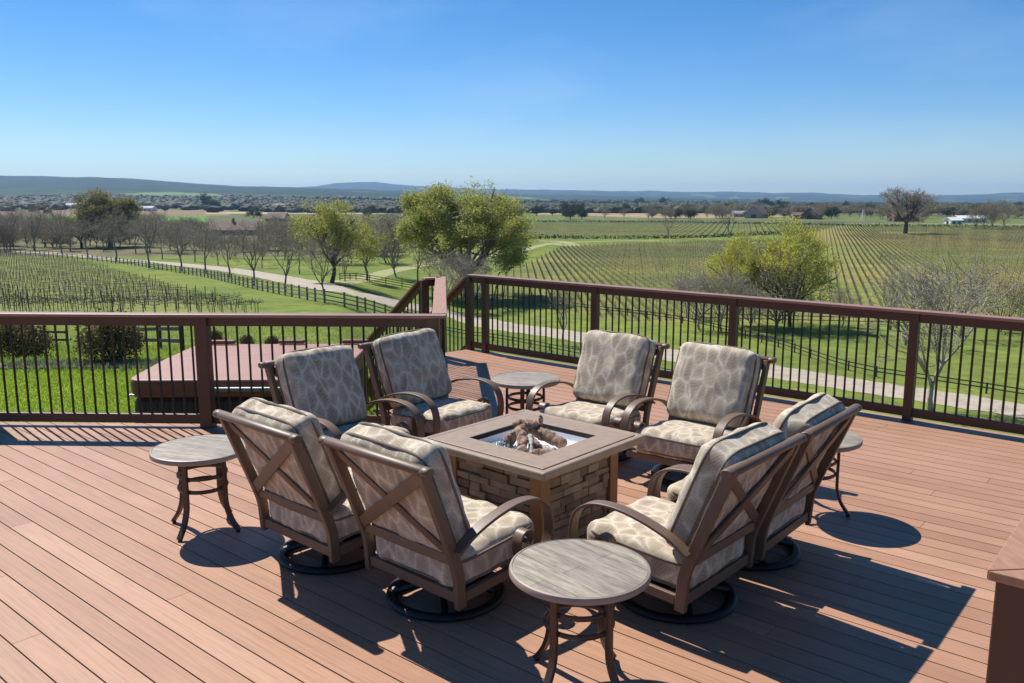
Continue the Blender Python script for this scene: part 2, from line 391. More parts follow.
ud = np.array([math.cos(ANG), math.sin(ANG)]); vd = np.array([-ud[1], ud[0]])
W = .140; GAP = .0072
dm = MB(); k0 = int(min(p@vd for p in poly)/W)-1; k1 = int(max(p@vd for p in poly)/W)+1
off = 1.332-.002
for k in range(k0, k1+1):
    lo = k*W+off % W; hi = lo+W-GAP
    P = clip(clip(poly, vd, hi), -vd, -lo)
    if len(P) < 3: continue
    s0 = random.uniform(0, 4.9); t = -14+s0-4.9
    while t < 16:
        Q = clip(clip(P, ud, t+4.897), -ud, -t); t += 4.9
        if len(Q) < 3: continue
        n = len(Q); dm.add([(q[0], q[1], 0) for q in Q]+[(q[0], q[1], -.025) for q in Q], [tuple(range(n))]+[(a, a+n, (a+1) % n+n, (a+1) % n) for a in range(n)])
me_deck = dm.build('deck', MD); tag(me_deck, kind='structure')
um = MB(); inner = [p*1 for p in poly]
n = len(poly); um.add([(p[0], p[1], -.028) for p in poly]+[(p[0], p[1], -.25) for p in poly], [tuple(range(n)), tuple(range(2*n-1, n-1, -1))]+[(a, a+n, (a+1) % n+n, (a+1) % n) for a in range(n)])
tag(um.build('deck_frame', MUND), kind='structure')

# ---------------------------------------------------------------- railings
HR = 1.065
def railing(a, b, label, posts, capw=.137, slopez=(0, 0), capmat=None, spacing=.107, skip_posts=False, capext=(0, 0), group=None, pw_=.10):
    a = np.array(a, float); b = np.array(b, float); d = b-a; L = np.hypot(*d); d /= L
    root = empty('deck_railing', (a[0], a[1], 0), math.atan2(d[1], d[0])); tag(root, label, 'railing', group)
    z0, z1 = slopez; zz = lambda s: z0+(z1-z0)*s/L
    P = lambda s, z, t=0: Vector((s, t, z+zz(s)))
    def beam(name, s0, s1, z, wd, th, mat, bev=.004):
        m = MB(); p, q = P(s0, z), P(s1, z); dd = (q-p).normalized(); up = Vector((-dd.z, 0, dd.x)); m.bar(p, q, wd, th, up)
        return m.build(name, mat, root, bevel=bev)
    beam('cap_rail', -capext[0], L+capext[1], HR-.014, capw, .028, capmat or MCAP, .005)
    beam('top_rail', 0, L, HR-.028-.0425, .04, .085, MRAIL)
    beam('bottom_rail', 0, L, .035+.045, .04, .085, MRAIL)
    for s in posts:
        m = MB(); zb = zz(s); m.box((s, 0, (HR-.03+zb-.02+min(0, zb))/2), (pw_, pw_, HR-.03+zb+.02-min(0, zb))); m.build('post', MRAIL, root, bevel=.004)
    n = int(L/spacing)
    for k in range(n+1):
        s = (k+.5)*L/(n+1)
        if any(abs(s-p) < .075 for p in posts): continue
        m = MB(); m.tube([P(s, .12), P(s, HR-.11)], .0105, 8, False); m.build('baluster', MBAL, root, smooth=40)
    return root
la = C1-LDIR*6.35
railing(la, C1, 'long brown deck railing with black balusters in front of the hot tub and lawn', [.05, 2.05, 4.18, 6.30], capmat=MCAP, pw_=.115, capext=(0, .07))
railing(C1+np.array([0, .10]), C2, 'short railing running away from the inner deck corner towards the stairs', [3.55], capmat=MCAPW, capext=(.0, .07))
rb = RR0+RD*10.2
PS = 1.845
railing(SR, rb, 'long brown deck railing with black balusters overlooking the gravel road and right vineyard', [0, .29]+[.29+PS*k for k in (1, 2, 3, 4, 5)], capmat=MCAP, pw_=.082, spacing=.094)
SD = np.array([math.cos(R(127)), math.sin(R(127))]); SP = C2+np.array([-.22, -.10])
railing(C2, SP, 'tiny railing return between the inner corner and the left stair post', [.23], capmat=MCAPW)
for nm, st in (('sloping stair railing on the left side of the descending deck steps', SP), ('sloping stair railing on the right side of the descending deck steps', SR)):
    railing(st+SD*.06, st+SD*3.2, nm, [3.0], slopez=(-.04, -2.1), capmat=MCAP)
stp = empty('stairs', (SP[0], SP[1], 0), R(127)); tag(stp, 'short flight of wooden steps going down from the deck corner', 'stairs')
wst = float((SR-SP)@np.array([math.sin(R(127)), -math.cos(R(127))]))
for k in range(12):
    m = MB(); m.box((.15+.27*k, -wst/2, -.02-.178*(k+1)), (.28, wst-.1, .035)); m.build('step', MD, stp, bevel=.003)
# railing end in the near right corner
ca = np.array([1.415, 2.245]); 
def cornerrail():
    E = np.array([math.cos(R(50)), math.sin(R(50))]); G = np.array([math.cos(R(-40)), math.sin(R(-40))])
    root = empty('deck_railing', (ca[0], ca[1], 0)); tag(root, 'corner of a brown railing with wide tan cap at the near right', 'railing')
    p0 = np.array([1.341, 2.244])-ca; wdt = .145; top = HR; t_ = .028
    def slab(pts, name, mat, za, zb):
        m = MB(); n = len(pts); m.add([(p[0], p[1], zb) for p in pts]+[(p[0], p[1], za) for p in pts], [tuple(range(n)), tuple(range(2*n-1, n-1, -1))]+[(a, a+n, (a+1) % n+n, (a+1) % n) for a in range(n)])
        return m.build(name, mat, root, bevel=.003)
    q = p0+(E+G)*wdt
    slab([p0+E*.003, p0+E*3.6, p0+E*3.6+G*wdt, q+E*.003], 'cap_rail', MCAPW, top-t_, top)
    slab([p0+G*.003, q+G*.003, p0+G*3.0+E*wdt, p0+G*3.0], 'cap_rail', MCAPW, top-t_, top)
    c = p0+(E+G)*wdt*.5
    m = MB(); Mx = Matrix.Rotation(R(50), 3, 'Z'); m.box((c[0], c[1], (top-.03)/2), (.104, .104, top-.03), Mx); m.build('post', MRAIL, root, bevel=.004)
    for D_ in (E, G):
        a = c+D_*.055; b = c+D_*2.9
        for zc in (top-.07, .08):
            m = MB(); m.bar((a[0], a[1], zc), (b[0], b[1], zc), .04, .085); m.build('top_rail' if zc > .5 else 'bottom_rail', MRAIL, root, bevel=.003)
        for k in range(24):
            pp = c+D_*(.12+.115*k); m = MB(); m.tube([(pp[0], pp[1], .12), (pp[0], pp[1], top-.11)], .0105, 8, False); m.build('baluster', MBAL, root, smooth=40)
cornerrail()

# ---------------------------------------------------------------- patio furniture materials
MFR = simple('bronze_frame', (.152, .096, .062), .48, 0.0, var=.10, scale=6, bumpk=.06)
MDK = simple('dark_base', (.020, .016, .015), .42, .3, var=.1)
def fabric():
    m, nt, p = newmat('leaf_fabric')
    v0_ = coords(nt, 'Object'); oi = nt.nodes.new('ShaderNodeObjectInfo'); cb = nt.nodes.new('ShaderNodeCombineXYZ'); nt.links.new(math_n(nt, 'MULTIPLY', oi.outputs['Random'], 13.0), cb.inputs[0]); nt.links.new(math_n(nt, 'MULTIPLY', oi.outputs['Random'], 29.0), cb.inputs[2])
    va = nt.nodes.new('ShaderNodeVectorMath'); nt.links.new(v0_, va.inputs[0]); nt.links.new(cb.outputs[0], va.inputs[1]); v = va.outputs[0]
    wob = nt.nodes.new('ShaderNodeTexNoise'); wob.inputs['Scale'].default_value = 6; nt.links.new(v, wob.inputs['Vector'])
    mx = nt.nodes.new('ShaderNodeMix'); mx.data_type = 'VECTOR'; mx.inputs[0].default_value = .035
    nt.links.new(v, mx.inputs[4]); nt.links.new(wob.outputs[1], mx.inputs[5])
    mp = nt.nodes.new('ShaderNodeMapping'); mp.inputs['Scale'].default_value = (1.45, 1.1, .78); mp.inputs['Rotation'].default_value = (R(25), R(38), R(12)); nt.links.new(mx.outputs[1], mp.inputs[0])
    vo = nt.nodes.new('ShaderNodeTexVoronoi'); vo.feature = 'DISTANCE_TO_EDGE'; vo.inputs['Scale'].default_value = 9; vo.inputs['Randomness'].default_value = .9
    nt.links.new(mp.outputs[0], vo.inputs['Vector'])
    vc = nt.nodes.new('ShaderNodeTexVoronoi'); vc.feature = 'F1'; vc.inputs['Scale'].default_value = 9; vc.inputs['Randomness'].default_value = .9; nt.links.new(mp.outputs[0], vc.inputs['Vector'])
    # veins fanning inside every leaf: rings round the leaf's own centre
    mv = nt.nodes.new('ShaderNodeMapping'); nt.links.new(vc.outputs['Color'], mv.inputs[0]); mv.inputs['Scale'].default_value = (.35, .35, .35)
    av = nt.nodes.new('ShaderNodeVectorMath'); av.operation = 'ADD'; nt.links.new(mp.outputs[0], av.inputs[0]); nt.links.new(mv.outputs[0], av.inputs[1])
    wv = nt.nodes.new('ShaderNodeTexWave'); wv.bands_direction = 'DIAGONAL'; wv.inputs['Scale'].default_value = 26; wv.inputs['Distortion'].default_value = 7; wv.inputs['Detail'].default_value = 2; wv.inputs['Detail Scale'].default_value = .6; nt.links.new(av.outputs[0], wv.inputs['Vector'])
    edge = ramp(nt, vo.outputs['Distance'], [(.0, (.95, .95, .95)), (.06, (.58, .58, .58)), (.18, (.22, .22, .22)), (.40, (0, 0, 0))])
    leaf = ramp(nt, vc.outputs['Color'], [(.2, (.265, .200, .135)), (.8, (.38, .298, .21))])
    a = mixcol(nt, math_n(nt, 'MULTIPLY', wv.outputs[1], .34), leaf, (.56, .475, .36))
    en = mixcol(nt, .8, edge, ramp(nt, noise_n(nt, v, 11, 3), [(.35, (.25, .25, .25)), (.6, (1, 1, 1))]), 'MULTIPLY')
    b = mixcol(nt, en, a, (.72, .63, .49))
    fine = noise_n(nt, v, 90, 3)
    c = mixcol(nt, .5, b, ramp(nt, fine, [(.3, (.82, .82, .82)), (.7, (1.15, 1.15, 1.15))]), 'MULTIPLY')
    nt.links.new(c, p.inputs['Base Color']); p.inputs['Roughness'].default_value = .85; p.inputs['Specular IOR Level'].default_value = .2
    p.inputs['Sheen Weight'].default_value = .15
    bump(nt, p, noise_n(nt, v, 240, 2), .25, .001)
    return m
MFAB = fabric()
MPIP = simple('piping', (.17, .13, .095), .8)

def cushion(hx, hy, hz, r, seed, puff=.018, tuft=True, n=22):
    """rounded, slightly wrinkled box cushion; thin axis is y for backs, z for seats"""
    bm = bmesh.new(); bmesh.ops.create_cube(bm, size=2); bmesh.ops.subdivide_edges(bm, edges=bm.edges, cuts=n, use_grid_fill=True)
    h = Vector((hx, hy, hz)); thin = min(range(3), key=lambda i: h[i]); o_ = [i for i in range(3) if i != thin]
    for v in bm.verts:
        p = Vector((v.co.x*hx, v.co.y*hy, v.co.z*hz)); q = Vector([max(-h[i]+r, min(h[i]-r, p[i])) for i in range(3)])
        d = p-q
        if d.length > 1e-6: p = q+d.normalized()*r
        a, b = p[o_[0]]/h[o_[0]], p[o_[1]]/h[o_[1]]
        sgn = 1 if p[thin] > 0 else -1; w_ = max(0, (1-a*a))*max(0, (1-b*b)); fl = abs(p[thin])/h[thin]
        p[thin] += sgn*fl*puff*(w_**.6)*(1 if sgn > 0 else .3)
        e = max(abs(a), abs(b)); cor = abs(a)*abs(b)
        p[o_[0]] *= 1-.035*max(0, cor-.6)*2; p[o_[1]] *= 1-.035*max(0, cor-.6)*2
        # wrinkles radiating from the welt
        nv = mnoise.noise(Vector((p.x*14+seed, p.y*9, p.z*14)))
        wr = math.sin((a*9 if abs(b) > abs(a) else b*9)+seed*2+nv*2)
        p[thin] += sgn*fl*.006*wr*max(0, e-.45)*1.6
        p += Vector((mnoise.noise(p*7+Vector((seed, 0, 0))), mnoise.noise(p*7+Vector((0, seed, 5))), mnoise.noise(p*7+Vector((3, 0, seed)))))*.009
        v.co = p
    me = bpy.data.meshes.new('cushion'); bm.to_mesh(me); bm.free(); me.materials.append(MFAB)
    me.polygons.foreach_set('use_smooth', [True]*len(me.polygons))
    return me, thin
def welt(hx, hy, hz, r, thin, side):
    h = [hx, hy, hz]; o_ = [i for i in range(3) if i != thin]; pts = []; N = 56
    for k in range(N+1):
        t = 2*math.pi*k/N; c_, s_ = math.cos(t), math.sin(t); e = .22
        p = [0, 0, 0]; p[o_[0]] = (h[o_[0]]+.003)*math.copysign(abs(c_)**e, c_); p[o_[1]] = (h[o_[1]]+.003)*math.copysign(abs(s_)**e, s_)
        cor = abs(p[o_[0]]/h[o_[0]])*abs(p[o_[1]]/h[o_[1]]); f = 1-.035*max(0, cor-.6)*2-.03*max(0, cor-.75); p[o_[0]] *= f; p[o_[1]] *= f
        p[thin] = side*(h[thin]-r*.80); pts.append(tuple(p))
    m = MB(); m.tube(pts, .0075, 6, False); return m

# ---------------------------------------------------------------- swivel chair (faces +y)
def make_chair():
    root = empty('patio_chair')
    HW = .362
    def prof(z):                                       # y of the stile at height z
        t = max(0, z-.30); return -.212-.400*(t*t/(t+.035) if t > 0 else 0)-.015*min(1, max(0, (z-.13)/.2))
    for s in (-1, 1):
        path = [(prof(z), z) for z in np.linspace(.128, .875, 15)]
        m = MB(); m.band(path, .034, .056, lambda a, b, sd, s=s: (s*(HW-.017)+sd, a, b)); m.build('back_stile', MFR, root, smooth=35, bevel=.004)
    yt = prof(.885)
    # rolled top bar
    m = MB(); pts = []; N = 14
    for k in range(N):
        a = 2*math.pi*k/N; pts.append((.033*math.cos(a), .024*math.sin(a)))
    for xx in (-.40, .40): pass
    vs = []; xs = [-.405, -.400, -.362, -.359, -.356, .356, .359, .362, .400, .405]; sc_ = [.86, 1, 1, .93, 1, 1, .93, 1, 1, .86]
    tl = R(20)
    for xx, k_ in zip(xs, sc_):
        for a, b in pts: vs.append((xx, yt-.004+(a*math.cos(tl)+b*math.sin(tl))*k_, .885+(-a*math.sin(tl)*.6+b*math.cos(tl))*k_))
    fs = [(i*N+k, i*N+(k+1) % N, (i+1)*N+(k+1) % N, (i+1)*N+k) for i in range(len(xs)-1) for k in range(N)]
    fs += [tuple(range(N)), tuple((len(xs)-1)*N+k for k in range(N))]
    m.add(vs, fs); m.build('top_bar', MFR, root, smooth=40)
    up = Vector((0, -math.sin(R(21)), math.cos(R(21)))); nrm = Vector((0, math.cos(R(21)), math.sin(R(21))))
    def bp(x, z, o=0): return Vector((x, prof(z)+o, z))
    m = MB(); m.bar(bp(-HW+.034, .38), bp(HW-.034, .38), .022, .05, (0, 0, 1)); m.build('lower_back_rail', MFR, root, bevel=.003)
    m = MB(); m.bar(bp(-HW+.03, .85, .0), bp(HW-.03, .41, .0), .050, .014, nrm); m.build('cross_brace', MFR, root, bevel=.003)
    m = MB(); m.bar(bp(HW-.03, .85, -.015), bp(-HW+.03, .41, -.015), .062, .014, nrm); m.build('cross_brace', MFR, root, bevel=.003)
    # seat frame
    m = MB()
    for s in (-1, 1): m.bar((s*(HW-.02), -.185, .180), (s*(HW-.02), .41, .210), .035, .05)
    m.bar((-HW+.037, -.215, .180), (HW-.037, -.215, .180), .035, .055); m.bar((-HW+.037, .39, .210), (HW-.037, .39, .210), .035, .05)
    for yy in (-.15, .05): m.bar((-HW+.037, yy, .190), (HW-.037, yy, .190), .03, .012)
    m.build('seat_frame', MFR, root, bevel=.004)
    # arms: a broad strip from the stile, over and down to the seat frame, and a scroll on its own strip
    for s in (-1, 1):
        ya = prof(.48)+.02
        ctl = [(ya, .435), (-.16, .500), (.0, .550), (.16, .572), (.30, .557), (.392, .497), (.425, .40), (.418, .305), (.385, .228)]
        path = [tuple(p) for p in spline(ctl, 6)]
        m = MB(); m.band(path, .066, .016, lambda a, b, sd, s=s: (s*(HW+.012)+sd, a, b)); m.build('armrest', MFR, root, smooth=50, bevel=.004)
        sp = [tuple(p) for p in spline([(a_+.02, b_-.03) for a_, b_ in [(.20, .395), (.205, .375), (.222, .368), (.243, .385), (.238, .418), (.205, .436), (.170, .425), (.150, .385), (.155, .32), (.175, .262), (.20, .225)]], 5)]; tail = []
        m = MB(); m.band(sp+[tuple(p) for p in tail], .062, .013, lambda a, b, sd, s=s: (s*(HW+.012)+sd, a, b)); m.build('arm_scroll', MFR, root, smooth=50, bevel=.003)
    # swivel base
    m = MB(); m.ring((0, .02, .020), .292, .030, 48, 10, .68); m.build('swivel_ring', MDK, root, smooth=50)
    m = MB()
    for k in range(4):
        a = R(45+90*k); m.tube([(.28*math.cos(a), .26*math.sin(a), .03), (.14*math.cos(a), .14*math.sin(a), .07), (.03*math.cos(a), .03*math.sin(a), .095)], .022, 8)
    m.lathe([(.09, .05), (.08, .10), (.05, .12), (.05, .14), (.13, .145), (.13, .16)], 24)
    m.bar((-.27, .02, .165), (.27, .02, .165), .20, .014); m.bar((0, -.2, .160), (0, .3, .160), .08, .012)
    m.build('swivel_base', MDK, root, smooth=40)
    # cushions
    me, th = cushion(.322, .325, .090, .058, 1.3, .020); o = bpy.data.objects.new('seat_cushion', me); COL.objects.link(o); o.parent = root
    o.location = (0, .092, .300); o.rotation_euler = (R(3), 0, 0)
    for sd in (-1, 1): welt(.318, .315, .092, .045, 2, sd).build('piping', MPIP, o, smooth=60)
    me, th = cushion(.322, .092, .305, .055, 4.1, .032); o = bpy.data.objects.new('back_cushion', me); COL.objects.link(o); o.parent = root
    o.location = (0, -.252, .672); o.rotation_euler = (R(21.5), 0, 0)
    for sd in (-1, 1): welt(.322, .092, .305, .055, 1, sd).build('piping', MPIP, o, smooth=60)
    return root
ch0 = make_chair()
CH = [((-1.09, 4.78), -42, 'swivel armchair at far left corner, seen from behind beside the left round side table'),
      ((-.365, 4.24), -42, 'swivel armchair seen from behind, between the leftmost armchair and the front round table'),
      ((-1.25, 6.13), 230, 'shaded front-facing swivel armchair nearest the hot tub, left of the fire table'),
      ((-.66, 6.93), 229, 'front-facing swivel armchair beside the inner railing corner, at the far left of the fire table'),
      ((.70, 6.84), 140, 'sunlit swivel armchair behind the fire table, right of the back round table'),
      ((1.40, 6.22), 140, 'sunlit front-facing swivel armchair at the right of the fire table, nearest the long right railing'),
      ((.89, 4.22), 48, 'swivel armchair seen from its right rear, next to the front round side table'),
      ((1.43, 4.83), 50, 'swivel armchair seen from behind, next to the right round side table')]
VAR = [[cushion(.322, .325, .090, .058, 1.3+3.1*q, .020)[0] for q in range(3)], [cushion(.322, .092, .305, .055, 4.1+2.7*q, .028+.004*q)[0] for q in range(3)]]
for k, ((cx_, cy_), a, lab) in enumerate(CH):
    o = ch0 if k == 0 else copy_tree(ch0)
    for ch in o.children:
        if ch.name.startswith('seat_cushion'): ch.data = VAR[0][k % 3]; ch.rotation_euler[2] = R([0, 1.2, -1, .6, -1.4, .8, 0, -1][k])
        if ch.name.startswith('back_cushion'): ch.data = VAR[1][(k*2+1) % 3]; ch.rotation_euler[1] = R([0, .8, -1.2, 1, 0, -.8, .6, -1][k])
    o.location = (cx_, cy_, 0.0); o.rotation_euler = (0, 0, R(a)); tag(o, lab, 'armchair', 'swivel armchairs round the fire table')

# ---------------------------------------------------------------- round side tables
def wood_tile():
    m, nt, p = newmat('wood_look_tile')
    v = coords(nt, 'Object', (1, 1, 1), (0, 0, R(35)))
    br = nt.nodes.new('ShaderNodeTexBrick'); br.inputs['Scale'].default_value = 1; br.inputs['Brick Width'].default_value = .62; br.inputs['Row Height'].default_value = .105
    br.inputs['Mortar Size'].default_value = .0018; br.inputs['Color1'].default_value = (.82, .82, .8, 1); br.inputs['Color2'].default_value = (1.12, 1.1, 1.05, 1); br.inputs['Mortar'].default_value = (.35, .33, .3, 1)
    nt.links.new(v, br.inputs['Vector'])
    mp = nt.nodes.new('ShaderNodeMapping'); mp.inputs['Scale'].default_value = (2.2, 16, 1); nt.links.new(v, mp.inputs[0])
    g = noise_n(nt, mp.outputs[0], 2.2, 7, .7)
    c = ramp(nt, g, [(.30, (.15, .125, .095)), (.5, (.33, .28, .215)), (.70, (.47, .41, .33))])
    nt.links.new(mixcol(nt, .9, c, br.outputs[0], 'MULTIPLY'), p.inputs['Base Color']); p.inputs['Roughness'].default_value = .45
    bump(nt, p, g, .2, .002); return m
MTILE = wood_tile()
MRIM = simple('table_rim', (.30, .235, .19), .5, var=.12, scale=10, bumpk=.1)
def make_side():
    root = empty('side_table'); H = .54; RT = .306
    m = MB(); m.lathe([(RT-.012, H-.036), (RT-.001, H-.030), (RT, H-.014), (RT-.004, H-.004), (RT-.013, H-.001), (RT-.015, H-.004)], 72); m.build('rim', MRIM, root, smooth=40)
    m = MB(); m.lathe([(RT-.016, H-.02), (RT-.016, H-.0025), (.001, H-.0025)], 72); m.build('table_top', MTILE, root, smooth=30)
    for k in range(4):
        a = R(-30+90*k); ca_, sa_ = math.cos(a), math.sin(a)
        path = [tuple(p) for p in spline([(.13, H-.04), (.158, H-.055), (.165, .40), (.165, .27), (.170, .17), (.20, .085), (.252, .012)], 6)]
        m = MB(); m.band(path, .036, .020, lambda p, z, sd: (p*ca_-sd*sa_, p*sa_+sd*ca_, z)); lg = m.build('leg', MDKB, root, smooth=50, bevel=.003)
        m = MB(); m.lathe([(.012, 0), (.014, .01), (.01, .016)], 12, (.246*ca_, .246*sa_, 0)); m.build('foot', MDK, lg)
    m = MB()
    for z in (.285, .37): 
        m.ring((0, 0, z), .150, .007, 40, 8, 1.9)
    m.build('ring_stretcher', MDKB, root, smooth=60)
    m = MB(); m.bar((-.15, 0, H-.045), (.15, 0, H-.045), .03, .012); m.bar((0, -.15, H-.045), (0, .15, H-.045), .03, .012); m.build('top_brace', MDKB, root)
    return root
MDKB = simple('bronze_dark', (.075, .045, .033), .38, .3, var=.1)
t0 = make_side()
for k, ((cx_, cy_), a, lab) in enumerate([((-1.985, 5.20), 12, 'round wood-look side table standing in the open at the far left'), ((.118, 7.29), 20, 'round wood-look side table behind the fire table, between two armchairs'),
      ((2.02, 5.475), 8, 'round wood-look side table half hidden behind the armchairs at the right'), ((.292, 3.43), -14, 'round wood-look side table nearest the camera, in front of two armchairs')]):
    o = t0 if k == 0 else copy_tree(t0)
    o.location = (cx_, cy_, 0); o.rotation_euler = (0, 0, R(a)); tag(o, lab, 'side table', 'round side tables between the armchairs')

# ---------------------------------------------------------------- fire table
def stone_mat():
    m, nt, p = newmat('stacked_stone')
    v = coords(nt, 'Object'); g = noise_n(nt, v, 7, 6, .65)
    isl = nt.nodes.new('ShaderNodeNewGeometry')
    c = ramp(nt, isl.outputs['Random Per Island'], [(0, (.22, .15, .10)), (.5, (.33, .24, .165)), (1, (.42, .32, .23))])
    nt.links.new(mixcol(nt, .7, c, ramp(nt, g, [(.3, (.55, .55, .55)), (.7, (1.35, 1.3, 1.25))]), 'MULTIPLY'), p.inputs['Base Color'])
    p.inputs['Roughness'].default_value = .9; bump(nt, p, noise_n(nt, v, 22, 6, .7), .9, .012); return m
MSTONE = stone_mat()
MTOP = simple('cast_table_top', (.31, .222, .155), .5, var=.10, scale=18, bumpk=.15)
MWOODP = simple('warm_wood_post', (.30, .145, .062), .5, var=.2, scale=5, bumpk=.1)
MPAN = simple('steel_pan', (.94, .94, .95), .4, 0, var=.03)
MDARK = simple('near_black', (.02, .018, .016), .9)  # plain near-black for the table's groove strip, inner trim and core
def bark_mat(name, a, b, sc_=30):
    m, nt, p = newmat(name); v = coords(nt, 'Object', (1, 1, .35)); g = noise_n(nt, v, sc_, 6, .7)
    nt.links.new(ramp(nt, g, [(.32, a), (.62, b), (.8, tuple(k*1.5 for k in b))]), p.inputs['Base Color']); p.inputs['Roughness'].default_value = .9
    bump(nt, p, g, .9, .01); return m
MLOG = bark_mat('log_bark', (.06, .034, .022), (.42, .27, .185), 34)
MASH = bark_mat('ash_bark', (.30, .26, .22), (.60, .54, .48), 26)
FT = empty('fire_table', (.133, 5.165, 0), R(-41.5)); tag(FT, 'square stone-sided gas fire table with logs in its open centre', 'fire table')
S, HT, OP = .515, .62, .285
def frame_ring(mb, so_, si, z0, z1):
    vs = []; 
    for z in (z0, z1):
        for r_ in (so_, si): vs += [(-r_, -r_, z), (r_, -r_, z), (r_, r_, z), (-r_, r_, z)]
    fs = []
    for k in range(4):
        n_ = (k+1) % 4
        fs += [(8+k, 8+n_, 12+n_, 12+k), (k, 4+k, 4+n_, n_), (k, n_, 8+n_, 8+k), (4+k, 12+k, 12+n_, 4+n_)]
    mb.add(vs, fs)
m = MB(); frame_ring(m, S, S-.052, HT-.055, HT-.004); o = m.build('table_edge', MTOP, FT, bevel=.014, seg=3)
m = MB(); frame_ring(m, S-.054, OP, HT-.034, HT-.002); m.build('table_top', MTOP, FT, bevel=.003)
m = MB(); frame_ring(m, S-.0005-.0535, S-.0525, HT-.05, HT-.010); m.build('groove', MDARK, FT)
m = MB(); frame_ring(m, OP+.004, OP-.003, HT-.035, HT-.006); m.build('inner_trim', MDARK, FT)
B_ = .385
for sx in (-1, 1):
    for sy in (-1, 1):
        m = MB(); m.box((sx*(B_-.04), sy*(B_-.04), .282), (.085, .085, .56)); m.build('corner_post', MWOODP, FT, bevel=.004)
m = MB(); m.box((0, 0, .255), (2*B_-.06, 2*B_-.06, .48)); m.build('core', MDARK, FT)
m = MB(); frame_ring(m, B_+.012, B_-.05, 0.002, .045); m.build('plinth', MWOODP, FT, bevel=.003)
rs_ = random.Random(3)
for k in range(4):
    m = MB(); M = Matrix.Rotation(k*math.pi/2, 3, 'Z'); z = .05
    while z < .545:
        h = rs_.choice([.028, .036, .045, .055]); h = min(h, .553-z); xx = -B_+.086
        if h < .012: break
        while xx < B_-.088:
            L_ = min(rs_.uniform(.07, .24), B_-.086-xx); dpt = rs_.uniform(.012, .034)
            if L_ > .015:
                c = Vector((xx+L_/2, -(B_-.03)-dpt/2+.005, z+h/2))
                vs = []
                for a in (-1, 1):
                    for b in (-1, 1):
                        for c_ in (-1, 1):
                            vs.append(M @ (c+Vector((a*(L_/2-.0025)+rs_.uniform(-.002, .002), b*dpt/2+(rs_.uniform(-.006, .006) if b < 0 else 0), c_*(h/2-.002)+rs_.uniform(-.003, .003)))))
                m.add(vs, [(0, 1, 3, 2), (4, 6, 7, 5), (0, 4, 5, 1), (2, 3, 7, 6), (0, 2, 6, 4), (1, 5, 7, 3)])
            xx += L_+.001
        z += h+.001
    m.build('stone_panel', MSTONE, FT, bevel=.004)
m = MB()
zb, zt_ = HT-.082, HT-.034; o_, i_ = OP+.003, OP-.012
m.add([(-o_, -o_, zt_), (o_, -o_, zt_), (o_, o_, zt_), (-o_, o_, zt_), (-i_, -i_, zb), (i_, -i_, zb), (i_, i_, zb), (-i_, i_, zb)], [(0, 1, 5, 4), (1, 2, 6, 5), (2, 3, 7, 6), (3, 0, 4, 7), (4, 5, 6, 7)])
m.build('burner_pan', MPAN, FT)
# glass chips: loose heap, nobody could count
mg, ntg, pg = newmat('glass_chips'); pg.inputs['Base Color'].default_value = (.62, .80, .80, 1); pg.inputs['Roughness'].default_value = .12; pg.inputs['Transmission Weight'].default_value = .35
gv = []; gf = []
for k in range(900):
    a = rs_.uniform(0, 6.283); r_ = abs(rs_.gauss(0, .085)); px_, py_ = -.15+r_*math.cos(a)*.9, -.14+r_*math.sin(a)*.9; hz = zb+.004+max(0, .045-r_*.3)*rs_.random(); s_ = rs_.uniform(.006, .012)
    if abs(px_) > .25 or abs(py_) > .25: continue
    o = len(gv)
    for q in range(4):
        gv.append((px_+rs_.uniform(-s_, s_), py_+rs_.uniform(-s_, s_), hz+rs_.uniform(-s_, s_)*.7))
    gf += [(o, o+1, o+2), (o, o+2, o+3), (o, o+3, o+1), (o+1, o+3, o+2)]
Mw = Matrix.Translation(FT.location) @ Matrix.Rotation(R(-41.5), 4, 'Z')
gl = npmesh('glass_chips', [tuple(Mw @ Vector(v)) for v in gv], gf, mg); tag(gl, 'loose pale blue glass chips heaped in the fire pan', 'fire glass', kind='stuff')
def log(p, q, r_, mat, lab, seed):
    rl = random.Random(seed); p, q = Mw @ (Vector(p)), Mw @ (Vector(q)); root = None
    n = 20; pts = []; rad = []
    for k in range(n):
        t = k/(n-1); c = p.lerp(q, t); pts.append(c+Vector((rl.uniform(-1, 1), rl.uniform(-1, 1), rl.uniform(-1, 1)))*r_*.12); rad.append(r_*(1+.12*rl.uniform(-1, 1))*(1.08-.2*t))
    m = MB(); m.tube(pts, rad, 12)
    m.v = [tuple(Vector(v)+(Vector((mnoise.noise(Vector(v)*27+Vector((seed, 0, 0))), mnoise.noise(Vector(v)*27+Vector((0, seed, 0))), mnoise.noise(Vector(v)*27))))*r_*.36) for v in m.v]
    c = (p+q)/2; m.v = [tuple(Vector(v)-c) for v in m.v]
    o = m.build('fire_log', mat, smooth=50); o.location = c; tag(o, lab, 'log', 'logs stacked in the fire table')
zl = zb+.035
